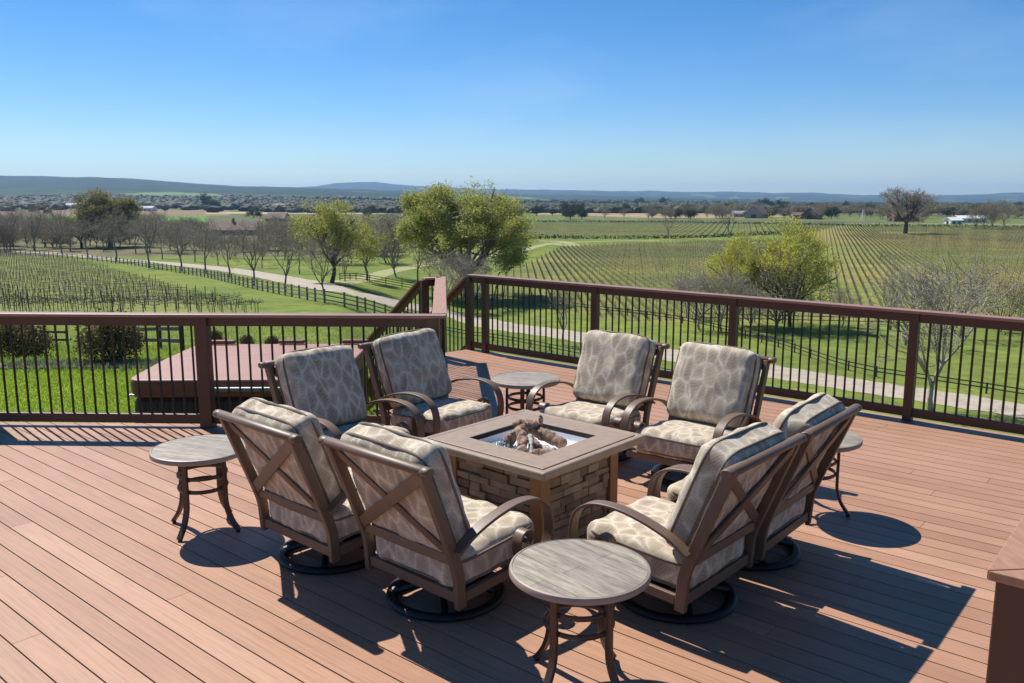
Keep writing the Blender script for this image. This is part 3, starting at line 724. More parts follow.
# logs in table space: x runs right and towards the camera, y right and away
log((-.15, .075, zl+.085), (.20, .05, zl+.02), .040, MLOG, 'longest grey-brown log sloping down to the right end of the stack', 2)
log((-.07, -.03, zl+.085), (.085, -.20, zl+.015), .036, MLOG, 'upright-looking brown log on the left of the stack, pointing to the camera', 1)
log((-.15, -.075, zl-.005), (-.115, -.03, zl+.045), .034, MLOG, 'short stub at the far left of the stack beside the glass chips', 3)
log((.02, -.05, zl+.06), (.125, -.165, zl-.005), .017, MASH, 'thin ash-white stick in the middle of the stack', 4)
log((.12, -.14, zl-.01), (.19, -.10, zl), .026, MLOG, 'short split brown log lowest at the front of the stack', 5)
log((.10, -.06, zl), (.20, -.05, zl), .026, MASH, 'small pale log end low on the right of the stack', 6)
log((.02, -.04, zl+.035), (.12, -.08, zl+.01), .024, MLOG, 'small reddish log wedged under the two big logs', 9)
log((-.11, -.03, zl+.105), (-.02, .06, zl+.105), .030, MLOG, 'short brown log lying across the top of the stack', 8)
log((-.005, .075, zl+.095), (.0, .08, zl+.155), .018, MLOG, 'small knobbly stub sticking up from the top of the stack', 7)

# ---------------------------------------------------------------- hot tub below the left railing
MCOV = simple('vinyl_cover', (.335, .165, .115), .5, var=.10, scale=2, bumpk=.1, spec=.6)
MCOVD = simple('vinyl_cover_skirt', (.20, .065, .045), .45, var=.1)
MTUB = None
def slat_mat():
    m, nt, p = newmat('tub_cabinet'); v = coords(nt, 'Object'); wv = nt.nodes.new('ShaderNodeTexWave'); wv.inputs['Scale'].default_value = 5.0; wv.inputs['Distortion'].default_value = .3; nt.links.new(v, wv.inputs['Vector'])
    nt.links.new(ramp(nt, wv.outputs[1], [(.02, (.012, .010, .012)), (.12, (.06, .035, .035))]), p.inputs['Base Color']); p.inputs['Roughness'].default_value = .6; bump(nt, p, wv.outputs[1], .5, .01); return m
MTUB = slat_mat()
MGREY = simple('grey_plastic', (.20, .19, .20), .4)
TB = empty('hot_tub', (-2.98, 9.86, -.78), R(1.5)); tag(TB, 'square hot tub with terracotta vinyl cover below the left railing', 'hot tub')
m = MB(); m.box((0, 0, .41), (2.20, 2.18, .82)); m.build('cabinet', MTUB, TB, bevel=.12, seg=4)
m = MB(); m.box((0, 0, .825), (2.24, 2.22, .02)); m.build('tub_rim', MGREY, TB, bevel=.01)
m = MB(); 
cr = .17; oc = []
for q in range(4):
    for k in range(7):
        t = q*math.pi/2+k*math.pi/12; sx2, sy2 = [(1, 1), (-1, 1), (-1, -1), (1, -1)][q]; oc.append((sx2*(1.13-cr)+cr*math.cos(t), sy2*(1.12-cr)+cr*math.sin(t)))
n_ = len(oc); m.add([(x_, y_, .80) for x_, y_ in oc]+[(x_, y_, .975) for x_, y_ in oc], [tuple(range(n_)), tuple(range(n_, 2*n_))]+[(k, (k+1) % n_, (k+1) % n_+n_, k+n_) for k in range(n_)]); m.build('cover_skirt', MCOVD, TB, bevel=.02, seg=3)
m = MB()
for s in (-1, 1):
    a, b = (0, 1.125) if s > 0 else (-1.125, 0)
    za, zb2 = (1.01, .99) if s > 0 else (.99, 1.01)
    yo = 1.115*s; r_ = .16; arc = [(1.125-r_+r_*math.sin(t), s*(1.115-r_+r_*math.cos(t))) for t in [k*math.pi/12 for k in range(6, -1, -1)]]
    out_ = [(1.125, 0)]+arc+[(-x_, y_) for x_, y_ in reversed(arc)]+[(-1.125, 0)]; n_ = len(out_)
    zt = lambda y_: 1.012-.02*abs(y_)/1.1
    m.add([(x_, y_, .955) for x_, y_ in out_]+[(x_, y_, zt(y_)) for x_, y_ in out_], [tuple(range(n_)), tuple(range(n_, 2*n_))]+[(k, (k+1) % n_, (k+1) % n_+n_, k+n_) for k in range(n_)])
m.build('cover_top', MCOV, TB, bevel=.03, seg=3)
for xx in (-.78, .12, .95):
    m = MB(); m.box((xx, 1.06, 1.03), (.34, .09, .05)); m.build('cover_handle', MCOVD, TB, bevel=.02, seg=3)
m = MB(); m.tube([(-.32, -1.17, .42), (-.32, -1.17, .80), (-.30, -1.19, .88), (-.24, -1.21, .905), (1.2, -1.21, .905), (1.27, -1.2, .88), (1.29, -1.17, .8), (1.29, -1.17, .42)], .026, 12); m.build('lifter_bar', MGREY, TB, smooth=60)

# ---------------------------------------------------------------- vegetation materials
def leafmat(name, stops, trans=.25, bright=1.0):
    m, nt, p = newmat(name); isl = nt.nodes.new('ShaderNodeNewGeometry')
    n = noise_n(nt, geopos(nt), .8, 3)
    mixv = math_n(nt, 'ADD', math_n(nt, 'MULTIPLY', isl.outputs['Random Per Island'], .6), math_n(nt, 'MULTIPLY', n, .5))
    nt.links.new(ramp(nt, mixv, [(.15+.6*k/(len(stops)-1), c) for k, c in enumerate(stops)]), p.inputs['Base Color'])
    p.inputs['Roughness'].default_value = .7; p.inputs['Specular IOR Level'].default_value = .15
    if trans:
        tr = nt.nodes.new('ShaderNodeBsdfTranslucent'); ad = nt.nodes.new('ShaderNodeMixShader'); ad.inputs[0].default_value = trans
        nt.links.new(p.inputs['Base Color'].links[0].from_socket, tr.inputs[0]); out_ = nt.nodes['Material Output']
        nt.links.new(p.outputs[0], ad.inputs[1]); nt.links.new(tr.outputs[0], ad.inputs[2]); nt.links.new(ad.outputs[0], out_.inputs[0])
    return m
LYG = leafmat('spring_leaves', [(.17, .20, .04), (.36, .37, .08), (.50, .49, .13)], .45)
LYB = leafmat('bright_spring_leaves', [(.26, .28, .03), (.52, .51, .06), (.66, .63, .10)], .45)
LOL = leafmat('olive_leaves', [(.09, .10, .03), (.21, .20, .06), (.36, .32, .10)], .3)
LDK = leafmat('dark_leaves', [(.015, .025, .012), (.04, .06, .025), (.075, .10, .035)], .1)
LBR = leafmat('brown_buds', [(.13, .10, .06), (.22, .18, .11), (.30, .26, .17)], .1)
LSH = leafmat('shrub_leaves', [(.05, .06, .02), (.13, .11, .04), (.25, .16, .09)], .2)
MBK = simple('bark_grey', (.21, .18, .15), .9, var=.35, scale=3)
MBKD = simple('bark_dark', (.075, .058, .045), .9, var=.35, scale=3)
MTWG = simple('twig_brown', (.30, .25, .19), .9, var=.3, scale=2)
MTWP = simple('twig_pale', (.33, .28, .225), .9, var=.3, scale=2)

def grow(seed, H, spread, trunk_h, nlimb, depth, r0, up=.25, wob=.22, first=.55, fan=3, droop=0, taper=.62):
    """limbs and twigs as (p, q, rp, rq, level); total height about H"""
    rg = random.Random(seed); segs = []; tips = []
    def branch(p, d, L, r, lev):
        n = 3 if lev < 3 else 2; q = p
        for k in range(n):
            d = (d+Vector((rg.gauss(0, wob), rg.gauss(0, wob), rg.gauss(0, wob)*.7+(up if lev < 3 else up*.4-droop)*.35))).normalized()
            q2 = q+d*(L/n); r2 = r*(1-.28/n*(k+1)); segs.append((q, q2, r*(1-.28/n*k), r2, lev))
            if lev > 0 and k < n-1 and lev < depth and rg.random() < .75: 
                sub = (d+Vector((rg.gauss(0, .75), rg.gauss(0, .75), rg.gauss(0, .45)))).normalized(); branch(q2, sub, L*rg.uniform(.5, .72), r2*.5, lev+1)
            q = q2
        if lev < depth:
            for k in range(fan if lev < 2 else 2+(rg.random() < .5)):
                sub = (d+Vector((rg.gauss(0, .55), rg.gauss(0, .55), rg.gauss(0, .38)))).normalized(); branch(q, sub, L*rg.uniform(.58, .8), r2*taper, lev+1)
        else: tips.append(q)
        if lev >= depth-1: tips.append((p+q)/2)
    top = Vector((rg.uniform(-.03, .03)*H, rg.uniform(-.03, .03)*H, trunk_h)); mid = top*.5+Vector((rg.uniform(-.02, .02)*H, 0, 0))
    segs.append((Vector((0, 0, -.4)), mid, r0*1.25, r0, 0)); segs.append((mid, top, r0, r0*.85, 0))
    for k in range(nlimb):
        a = 2*math.pi*(k+rg.uniform(-.25, .25))/nlimb; tilt = rg.uniform(.35, 1.0)*spread
        d = Vector((math.cos(a)*tilt, math.sin(a)*tilt, rg.uniform(.6, 1.1))).normalized()
        branch(mid.lerp(top, rg.uniform(.6, 1)), d, H*first*rg.uniform(.42, .62), r0*rg.uniform(.5, .65), 1)
    return segs, tips
def seg_mesh(segs, minr=.012):
    """thin tapered prisms"""
    P = np.array([s[0][:] for s in segs]); Q = np.array([s[1][:] for s in segs]); RP = np.maximum([s[2] for s in segs], minr); RQ = np.maximum([s[3] for s in segs], minr*.8)
    D = Q-P; D /= np.linalg.norm(D, axis=1)[:, None]+1e-9
    ref = np.where(np.abs(D[:, 2:3]) < .9, np.array([[0, 0, 1.]]), np.array([[1., 0, 0]])); A = np.cross(D, ref); A /= np.linalg.norm(A, axis=1)[:, None]; Bv = np.cross(D, A)
    K = 4; V = []
    for base, rad in ((P, RP), (Q+D*RQ[:, None]*.2, RQ)):
        for k in range(K):
            t = 2*math.pi*k/K; V.append(base+(A*math.cos(t)+Bv*math.sin(t))*rad[:, None])
    V = np.stack(V, 1); n = len(segs); Fc = np.array([(k, (k+1) % K, K+(k+1) % K, K+k) for k in range(K)])
    return V.reshape(-1, 3), (np.arange(n)[:, None, None]*2*K+Fc[None]).reshape(-1, 4)
def leaves_mesh(tips, n, size, rad, seed, gate=None, clump=0):
    rg = np.random.default_rng(seed); T = np.array([t[:] for t in tips])
    if clump: T = T[wav(T[:, 0]*clump+T[:, 2]*clump*.7, T[:, 1]*clump-T[:, 2]*clump*.6) > -.05]
    idx = rg.integers(0, len(T), n)
    c = T[idx]+rg.normal(0, rad, (n, 3)); 
    if gate is not None: c = c[gate(c)]; n = len(c)
    a = rg.normal(size=(n, 3)); a /= np.linalg.norm(a, axis=1)[:, None]; b = np.cross(a, rg.normal(size=(n, 3))); b /= np.linalg.norm(b, axis=1)[:, None]
    s = size*rg.uniform(.6, 1.3, (n, 1)); V = np.stack([c-a*s, c-b*s*.55, c+a*s, c+b*s*.55], 1)
    return V.reshape(-1, 3), np.arange(n*4).reshape(-1, 4)
def trim(segs, tips, H, env, seed):
    """keep what lies inside an uneven crown outline (centre height, half width, half height, as parts of H)"""
    zc, rw, rh = env[:3]; ruf = env[3] if len(env) > 3 else 1.0
    def ok(q):
        d = Vector((q.x/(rw*H), q.y/(rw*H), (q.z-zc*H)/(rh*H))); l = d.length
        if l < .3: return True
        return l < 1+ruf*.62*mnoise.noise(d/l*1.7+Vector((seed, 0, 0)))+ruf*.28*mnoise.noise(d/l*4.5+Vector((0, seed, 0)))
    return [s_ for s_ in segs if s_[4] == 0 or ok(s_[1])], [t for t in tips if ok(t)]
def fit(segs, tips, H):
    zmax = np.percentile([t[2] for t in tips], 98); k = H/max(zmax, .1)
    return [(a*k, b*k, ra, rb, l) for a, b, ra, rb, l in segs], [t*k for t in tips]
def tree_proto(name, seed, H, spread, trunk_h, nlimb, depth, r0, wood, twig, leaf=None, nleaf=0, lsize=.1, lrad=.3, gate=None, minr=.012, env=None, over=1.0, clump=0, **kw):
    segs, tips = fit(*grow(seed, H, spread, trunk_h, nlimb, depth, r0, **kw), H*over)
    if env: segs, tips = trim(segs, tips, H, env, seed)
    root = empty(name)
    big_ = [s for s in segs if s[4] <= 2]; sm = [s for s in segs if s[4] > 2]
    V, Fc = seg_mesh(big_, minr*1.4); npmesh('trunk', V, Fc, wood, root, smooth=True)
    V, Fc = seg_mesh(sm, minr)
    if nleaf:
        V2, F2 = leaves_mesh(tips, nleaf, lsize, lrad, seed, gate, clump)
        o = npmesh('crown', V, Fc, twig, root); f = npmesh('foliage', V2, F2, leaf, o)
    else: o = npmesh('crown', V, Fc, twig, root)
    return root
def place(proto, first, pos, scale, rz, label, cat, group=None, sx=1.0):
    o = proto if first else copy_tree(proto)
    o.location = pos; o.scale = (scale*sx, scale*sx, scale); o.rotation_euler = (0, 0, rz); tag(o, label, cat, group); return o
used = {}
def plant(key, u, v, hpx, label, cat='tree', group=None, sx=1.0, hm=None, rz=None):
    pr, H = PROTO[key]; p = gp(u, v); sc_ = (hm if hm else hpx*math.hypot(p.y, 0)/F)/H
    p = Vector((p.x, p.y, tz(p.x, p.y))); o = place(pr, key not in used, p, sc_, random.uniform(0, 6.28) if rz is None else rz, label, cat, group, sx); used[key] = 1; return o
PROTO = {}
for k in range(4):
    PROTO['bare%d' % k] = (tree_proto('bare_tree', 11+k, 9, .42, 1.9, 5, 5, .15, MBK, MTWG, LBR, 1200, .035, .22, minr=.013, up=.6, fan=3, wob=.27, env=(.58, .40, .42), over=1.25), 9)
for k in range(3):
    PROTO['far%d' % k] = (tree_proto('bare_tree', 31+k, 8, .8, .7, 7, 4, .13, MBK, MTWG, LBR, 3000, .09, .6, minr=.025, up=.35, env=(.50, .46, .50), over=1.2), 8)
PROTO['pale'] = (tree_proto('bare_tree', 51, 8, .9, 1.0, 7, 5, .14, MTWP, MTWP, None, minr=.016, up=.4, env=(.55, .5, .46), over=1.15), 8)
PROTO['bigoak'] = (tree_proto('oak_tree', 61, 19, 1.35, 2.6, 13, 5, .62, MBK, MTWG, LYG, 80000, .15, .55, clump=1.1, gate=lambda c: c[:, 2] > 5.0+3*wav(c[:, 0]*.5, c[:, 1]*.5), minr=.026, up=.18, env=(.54, .52, .47, .5), over=1.25), 19)
PROTO['oak'] = (tree_proto('oak_tree', 62, 13, .8, 2.2, 8, 5, .40, MBKD, MTWG, LYG, 15000, .13, .38, clump=1.5, minr=.022, up=.4, env=(.56, .42, .44), over=1.15), 13)
PROTO['olive'] = (tree_proto('oak_tree', 63, 14, .95, 2.2, 9, 5, .5, MBKD, MTWG, LOL, 26000, .18, .45, clump=1.4, minr=.025, up=.3, env=(.54, .52, .46), over=1.12), 14)
PROTO['yellow'] = (tree_proto('oak_tree', 64, 12, 1.1, 1.2, 11, 5, .28, MBKD, MTWG, LYB, 17000, .12, .38, clump=1.6, gate=lambda c: c[:, 2] > 2.6+1.5*wav(c[:, 0]*.8, c[:, 1]*.8), minr=.018, up=.3, env=(.52, .50, .48), over=1.15), 12)
PROTO['baroak'] = (tree_proto('oak_tree', 66, 14, 1.35, 3.0, 9, 5, .62, MBKD, MTWG, LBR, 7000, .14, .4, minr=.045, up=.18, env=(.58, .72, .44), over=1.1), 14)
PROTO['weep'] = (tree_proto('willow_tree', 67, 9, .5, 2.0, 5, 5, .2, MBK, MTWG, LYG, 6200, .11, .4, minr=.015, up=.2, droop=.5, env=(.5, .38, .48), over=1.1), 9)

ORD = ['leftmost', 'second from the left', 'third from the left', 'fourth from the left', 'fifth from the left', 'sixth from the left', 'sixth from the right', 'fifth from the right', 'fourth from the right', 'third from the right', 'second from the right', 'rightmost and tallest']
g = 'bare trees lining the gravel road'
for k, (u, v, h) in enumerate([(10, 250, 42), (35, 250.5, 40), (62, 253.5, 44), (88, 257.5, 38), (116, 261.5, 48), (149, 268, 50), (182, 271, 46), (206, 274, 50), (229, 278.5, 48), (254, 286, 56), (285.5, 293, 58), (325, 302, 62)]):
    plant('bare%d' % (k % 4), u, v, h*1.12, 'bare grey tree between rail fence and road, %s of its row' % ORD[k], group=g)
g = 'bare trees on the far side of the gravel road'
for k, (u, v, h) in enumerate([(46, 247, 34), (104, 251, 34), (136, 254, 34), (162, 259, 36), (195, 262, 34), (218, 265, 34), (262, 268, 36), (300, 274, 40), (345, 282, 36), (392, 262, 34), (418, 285, 60)]):
    plant('bare%d' % ((k+1) % 4), u, v, h, 'bare brownish tree beyond the gravel road, number %d from the left of its row' % (k+1), group=g)
plant('olive', 110, 247, 52, 'broad olive-green oak standing above the bare roadside trees at the left', sx=1.2)
plant('olive', 82, 248, 32, 'smaller olive-green oak just left of the broad olive oak', sx=1.1)
plant('oak', 331, 283, 82, 'yellow-green oak with dark trunk beside the gravel road, left of the biggest oak', sx=1.05)
plant('weep', 367, 281, 56, 'small drooping pale green tree between the two yellow-green oaks')
plant('far1', 397, 277, 60, 'dark brown bare tree just left of the biggest oak')
plant('bigoak', 466, 297, 112, 'biggest oak with fresh yellow-green leaves, beyond the stair railing', sx=1.15, rz=1.0)
plant('pale', 447, 309, 62, 'pale bare tree standing in front of the biggest oak')
plant('pale', 472, 312, 60, 'pale leafless tree at the foot of the biggest oak, behind the stair post')
plant('bare1', 563, 345, 62, 'small dark bare tree behind the balusters beside the gravel road')
plant('yellow', 790, 327, 98, 'bright yellow-green tree rising above the right railing', sx=.92)
plant('yellow', 738, 325, 84, 'smaller yellow-green tree left of the bright yellow-green one', sx=.72, rz=2.0)
plant('far0', 775, 330, 62, 'dense brown understorey tree beneath the bright yellow-green tree', sx=1.5)
g = 'leafless shrubs around the yellow-green trees'
for k, (u, v, h) in enumerate([(700, 330, 62), (722, 332, 66), (686, 318, 46), (750, 334, 52), (842, 326, 40)]): plant('pale', u, v, h, 'leafless pale brown shrub %s the yellow-green trees' % ['left of', 'in front of', 'farthest left of', 'right below', 'to the right of'][k], 'shrub', g, sx=1.1)
plant('pale', 931, 412, 165, 'pale bare tree in front of the gravel road, behind the right railing post', sx=1.0, rz=.7)
g = 'bare trees beyond the road at the right'
for k, (u, v, h) in enumerate([(890, 330, 62), (905, 345, 72), (960, 338, 72)]): plant('bare%d' % (k % 4), u, v, h, 'twiggy pale bare tree in the grass between road and right vineyard', group=g, sx=1.2)
plant('far2', 1000, 332, 48, 'reddish-brown bare tree at the right edge in front of the vineyard', sx=1.1)
plant('far0', 1030, 336, 44, 'reddish-brown bare tree cut by the right edge of the picture')
plant('baroak', 905, 233.5, 42, 'large spreading leafless oak standing alone in the right vineyard', sx=1.05)
plant('bare2', 668, 238.5, 26, 'slim lone bare tree at the edge of the middle vineyard')
plant('bare3', 729, 238, 34, 'bare tree behind the yellow-green trees at the vineyard edge')
plant('bare0', 789, 225, 22, 'small bare tree on the far vineyard boundary above the yellow-green trees')
for k, (u, v, h) in enumerate([(985, 229, 26), (993, 229, 22), (976, 229, 22), (1002, 228.5, 26)]): plant('far%d' % (k % 3), u, v, h, 'tall brown bare tree in the grove at the far right', group='grove at the far right')

# orchard of bare trees across the road, then tree belts in the valley
g = 'bare orchard trees beyond the gravel road'; rg = random.Random(5)
for k in range(165):
    u = rg.uniform(-15, 400); v0 = 226+ (rg.random()**.85)*(25+ max(0, u-120)*.07); 
    low = 198 < u < 266
    plant('far%d' % rg.randrange(3), u, v0, 0, 'brown bare tree in the dense orchard beyond the gravel road', group=g, hm=rg.uniform(3, 4.2) if low else rg.uniform(6, 9), sx=rg.uniform(1.2, 1.7))
for k in range(3):
    PROTO['rb%d' % k] = (tree_proto('oak_tree', 81+k, 9, 1.0, 1.2, 7, 3, .3, MBK, MTWG, LBR, 2600, .30, .75, minr=.05, up=.3), 9)
    PROTO['rnd%d' % k] = (tree_proto('oak_tree', 71+k, 9, 1.0, 1.2, 6, 3, .3, MBKD, MBKD, LDK, 2600, .42, .75, minr=.05, up=.2), 9)
PROTO['con'] = (tree_proto('oak_tree', 75, 14, .25, 2, 7, 3, .3, MBKD, MBKD, LDK, 2600, .42, .6, minr=.05, up=.5), 14)
for k in range(95):
    u = rg.uniform(650, 1050); v = rg.uniform(211, 219)
    plant('rb%d' % rg.randrange(3), u, v, 0, 'grey-brown budding tree in the belt at the foot of the right hills', group='budding trees of the right valley belt', hm=rg.uniform(5, 10), sx=rg.uniform(1, 1.6))
g = 'bare trees of the valley tree belt'; g2 = 'dark oaks of the valley tree belt'
for k in range(105):
    u = rg.uniform(430, 1060); v = rg.uniform(210, 220)
    if abs(u-905) < 14 and v > 218: continue
    if rg.random() < .70 if u > 700 else rg.random() < .3: plant('far%d' % rg.randrange(3), u, v, 0, 'hazy brown tree in the belt beyond the vineyards', group=g, hm=rg.uniform(7, 13), sx=rg.uniform(1, 1.4))
    else: plant('rnd%d' % rg.randrange(3), u, v, 0, 'dark rounded tree in the belt beyond the vineyards', group=g2, hm=rg.uniform(6, 11), sx=rg.uniform(.9, 1.4))
for k in range(34):
    plant('rnd%d' % rg.randrange(3), rg.uniform(-10, 430), rg.uniform(207, 218), 0, 'dark rounded tree dotted over the valley floor at the left', group='dark trees on the left valley floor', hm=rg.uniform(4, 8), sx=rg.uniform(.9, 1.5))
for (u, v, h) in ((205, 209, 14), (213, 210, 10), (216, 210, 9), (177, 209, 5)): plant('con', u, v, h, 'dark conifer beyond the orchard, left of the white farm buildings', group='dark conifers beyond the orchard', sx=1.3)
for (u, v, h) in ((765, 209, 10), (757, 209, 7), (771, 209, 7), (779, 209.5, 9), (787, 209.5, 7), (811, 210, 7), (819, 210, 6), (846, 211, 9), (641, 205, 7), (663, 206, 8), (636, 206, 6)): plant('con', u, v, h, 'dark tall tree breaking the skyline of the valley belt at the right', group='dark tall trees of the right valley belt', sx=1.5)

# woodland of the far hills: one uncountable mass
ico = bmesh.new(); bmesh.ops.create_icosphere(ico, subdivisions=2, radius=1); iv = np.array([v.co[:] for v in ico.verts]); ifc = np.array([[v.index for v in f.verts] for f in ico.faces]); ico.free()
N = 9000; az_ = rng.uniform(-.68, .68, N*2); dist = 950*np.exp(rng.uniform(0, 1.05, N*2)); X = az_*dist; Y = dist
left = az_ < .0; dens = wav(X/230, Y/330)+.6*wav(X/80+4, Y/130)+np.where(left, .12, .0)+rng.normal(0, .3, N*2)
keep = np.where(dens > 0)[0][:N]; X, Y = X[keep], Y[keep]; n = len(X); Z = TZ(X, Y)
sz = rng.uniform(4, 8, n)*np.clip(Y/2500, .9, 1.3); jit = 1+.28*rng.normal(size=(n, len(iv), 1))
VV = iv[None]*jit*np.stack([sz*rng.uniform(.9, 1.5, n), sz*rng.uniform(.9, 1.5, n), sz*.62], -1)[:, None, :]+np.stack([X, Y, Z+sz*.45], -1)[:, None, :]
FF = (np.arange(n)[:, None, None]*len(iv)+ifc[None]).reshape(-1, 3)
MWD = leafmat('woodland', [(.012, .020, .010), (.025, .036, .016), (.042, .055, .022), (.075, .075, .04)], 0)
tag(npmesh('woodland', VV, FF, MWD), 'oak woodland covering the far hills and valley edge', 'woodland', kind='stuff')

# ---------------------------------------------------------------- vines: one object per trellised row
MVINE = simple('vine_wood', (.10, .08, .055), .9, var=.4, scale=2)
def prism_t(segs, K=3):
    V = []; Fc = []
    for (p, q, r0, r1) in segs:
        p = np.array(p, float); q = np.array(q, float); d = q-p; d /= np.linalg.norm(d); ref = np.array([0, 0, 1.]) if abs(d[2]) < .9 else np.array([1., 0, 0])
        a = np.cross(d, ref); a /= np.linalg.norm(a); b = np.cross(d, a); o = len(V)
        for base, r_ in ((p, r0), (q, r1)):
            for k in range(K): t = 2*math.pi*k/K+.4; V.append(base+(a*math.cos(t)+b*math.sin(t))*r_)
        for k in range(K): Fc.append((o+k, o+(k+1) % K, o+K+(k+1) % K, o+K+k))
    return np.array(V), np.array(Fc)
def vine_variants(detail, sp, hs=1.0, th=1.0):
    out_ = []
    for s in range(5):
        rg = random.Random(s+detail*10); hd = .72*hs+rg.uniform(-.06, .06)
        segs = [((0, 0, -.1), (rg.uniform(-.04, .04), rg.uniform(-.03, .03), hd), .032 if detail else .038*th, .03 if detail else .036*th)]
        if detail:
            for k in (-1, 1): segs.append(((0, 0, hd-.04), (k*sp*.56, rg.uniform(-.03, .03), hd+.05+rg.uniform(-.04, .04)), .030, .022))
            for k in range(7):
                xx = (k/6-.5)*sp*.95; segs.append(((xx, 0, hd+.03), (xx+rg.uniform(-.1, .1), rg.uniform(-.1, .1), hd+rg.uniform(.12, .36)), .02, .012))
        else:
            segs.append(((-sp*.54, 0, hd), (sp*.54, 0, hd+.03), .032*th, .032*th)); segs.append(((.02, 0, hd), (rg.uniform(-.1, .1), 0, hd+.38), .03, .015))
        out_.append(prism_t(segs))
    return out_
def vine_row(name, p0, p1, sp, var, mat, label, group, poly, post_every=6, posth=1.75, detail=False, skip=None):
    p0 = np.array(p0, float); p1 = np.array(p1, float); L = np.hypot(*(p1-p0)); d = (p1-p0)/L; s = np.arange(0, L, sp)
    s = s+rng.normal(0, .06*sp, len(s)); X = p0[0]+d[0]*s; Y = p0[1]+d[1]*s
    k = inpoly(X, Y, poly)
    if skip is not None: k &= ~skip(X, Y)
    X, Y = X[k], Y[k]; idx = np.arange(len(s))[k]
    if len(X) < 5: return None
    Z = TZ(X, Y); kind = rng.integers(0, len(var), len(X)); Vs = []; Fs = []; o = 0
    for q, (tv, tf) in enumerate(var):
        m_ = kind == q; n = int(m_.sum())
        if not n: continue
        sx_ = rng.choice([-1, 1], n); sc2 = rng.uniform(.85, 1.15, n)
        lx = tv[None, :, 0]*sx_[:, None]; ly = tv[None, :, 1]; lz = tv[None, :, 2]*sc2[:, None]
        VX = X[m_][:, None]+lx*d[0]-ly*d[1]; VY = Y[m_][:, None]+lx*d[1]+ly*d[0]; VZ = Z[m_][:, None]+lz
        Vs.append(np.stack([VX, VY, VZ], -1).reshape(-1, 3)); Fs.append((np.arange(n)[:, None, None]*len(tv)+tf[None]).reshape(-1, 4)+o); o += n*len(tv)
    pk = idx % post_every == 0
    if pk.any():
        tv, tf = prism_t([((0, 0, -.2), (0, 0, posth), .035, .035)], 4); n = int(pk.sum())
        T = tv[None]+np.stack([X[pk]+.2*d[0], Y[pk]+.2*d[1], Z[pk]], -1)[:, None, :]
        if detail: T[:, :, 0] += (rng.normal(0, .04, n)[:, None]*(tv[None, :, 2]))
        Vs.append(T.reshape(-1, 3)); Fs.append((np.arange(n)[:, None, None]*len(tv)+tf[None]).reshape(-1, 4)+o)
    ob = npmesh(name, np.concatenate(Vs), np.concatenate(Fs), mat); tag(ob, label, 'vine row', group); return ob
vd1 = vine_variants(1, .85, 1.1); vd0 = vine_variants(0, 1.2, .78, .62); vd0r = vine_variants(0, 1.5, .72)
yv = 61.5; k = 0
while yv < 240:
    sp_ = .85 if yv < 72 else 1.1
    vine_row('vine_row', (-.8*yv, yv+.04*.8*yv*0), (-.05*yv, yv), sp_, vd1 if yv < 72 else vd0, MVINE, 'pruned leafless vine row with wooden stakes on the left slope' if k else 'nearest pruned vine row with tall stakes, just above the left railing', None if not k else 'vine rows on the left slope', VLEFT, 8, 1.6 if yv < 72 else 1.3, yv < 72)
    yv += 2.2 if yv < 110 else 2.5; k += 1
ox, oy = gp(905, 233.5)[:2]
skip = lambda X, Y: np.hypot(X-ox, Y-oy) < 11
xa = -30.0
while xa < 110:
    vine_row('vine_row', (xa, 90), (xa+.0035*240, 330), 1.35, vd0r, MVINE, 'pruned vine row in the middle vineyard', 'vine rows of the middle vineyard', PLAIN, 8, 1.2); xa += 1.5
xb = -100.0
while xb < 190:
    vine_row('vine_row', (xb+.3645*90, 90), (xb+.3645*520, 520), 1.6, vd0r, MVINE, 'pruned vine row in the right vineyard', 'vine rows of the right vineyard', BLKB, 8, 1.2, skip=skip); xb += 1.52
xc = -130
while xc < 160:
    vine_row('vine_row', (xc+.27*250, 250), (xc+.27*620, 620), 2.6, vd0r, MVINE, 'pruned vine row in the far vineyard strip', 'vine rows of the far vineyard strip', BLKC, 9, 1.2); xc += 3.2

# ---------------------------------------------------------------- fences
MFW = simple('fence_wood', (.19, .17, .155), .85, var=.3, scale=2)
MFD = simple('fence_dark', (.028, .030, .034), .8, var=.2)
def fence(px, label, post_gap=2.4, h=1.2, mat=None, rails=(.35, .75, 1.1), world=False, pw=.11):
    mat = mat or MFW
    c = spline([Vector((*p, 0)) if world else gp(*p) for p in px], 10); S_ = [0]
    for a, b in zip(c[:-1], c[1:]): S_.append(S_[-1]+np.hypot(*(b-a)))
    X = np.interp(np.arange(0, S_[-1], post_gap), S_, [p[0] for p in c]); Y = np.interp(np.arange(0, S_[-1], post_gap), S_, [p[1] for p in c]); Z = TZ(X, Y)
    root = empty('rail_fence', (X[0], Y[0], Z[0])); tag(root, label, 'fence'); o0 = np.array([X[0], Y[0], Z[0]])
    extra = MB(); rl = MB(); rk = random.Random(len(X))
    step = max(1, math.ceil(len(X)/90))
    for k in range(len(X)):
        p = Vector((X[k], Y[k], Z[k]))-Vector(o0); hh = h+rk.uniform(-.04, .04); nx = min(k+1, len(X)-1)
        m = MB() if k % step == 0 else extra
        m.box(p+Vector((0, 0, hh/2-.15)), (pw, pw, hh+.3))
        if m is not extra: m.build('post', mat, root)
        if k < len(X)-1:
            q = Vector((X[nx], Y[nx], Z[nx]))-Vector(o0)
            for z_ in rails: rl.bar(p+Vector((0, -.05, z_)), q+Vector((0, -.05, z_)), .035, .10)
    rl.build('rails', mat, root)
    if extra.v: e = extra.build('posts_between', mat, root); e['kind'] = 'stuff'
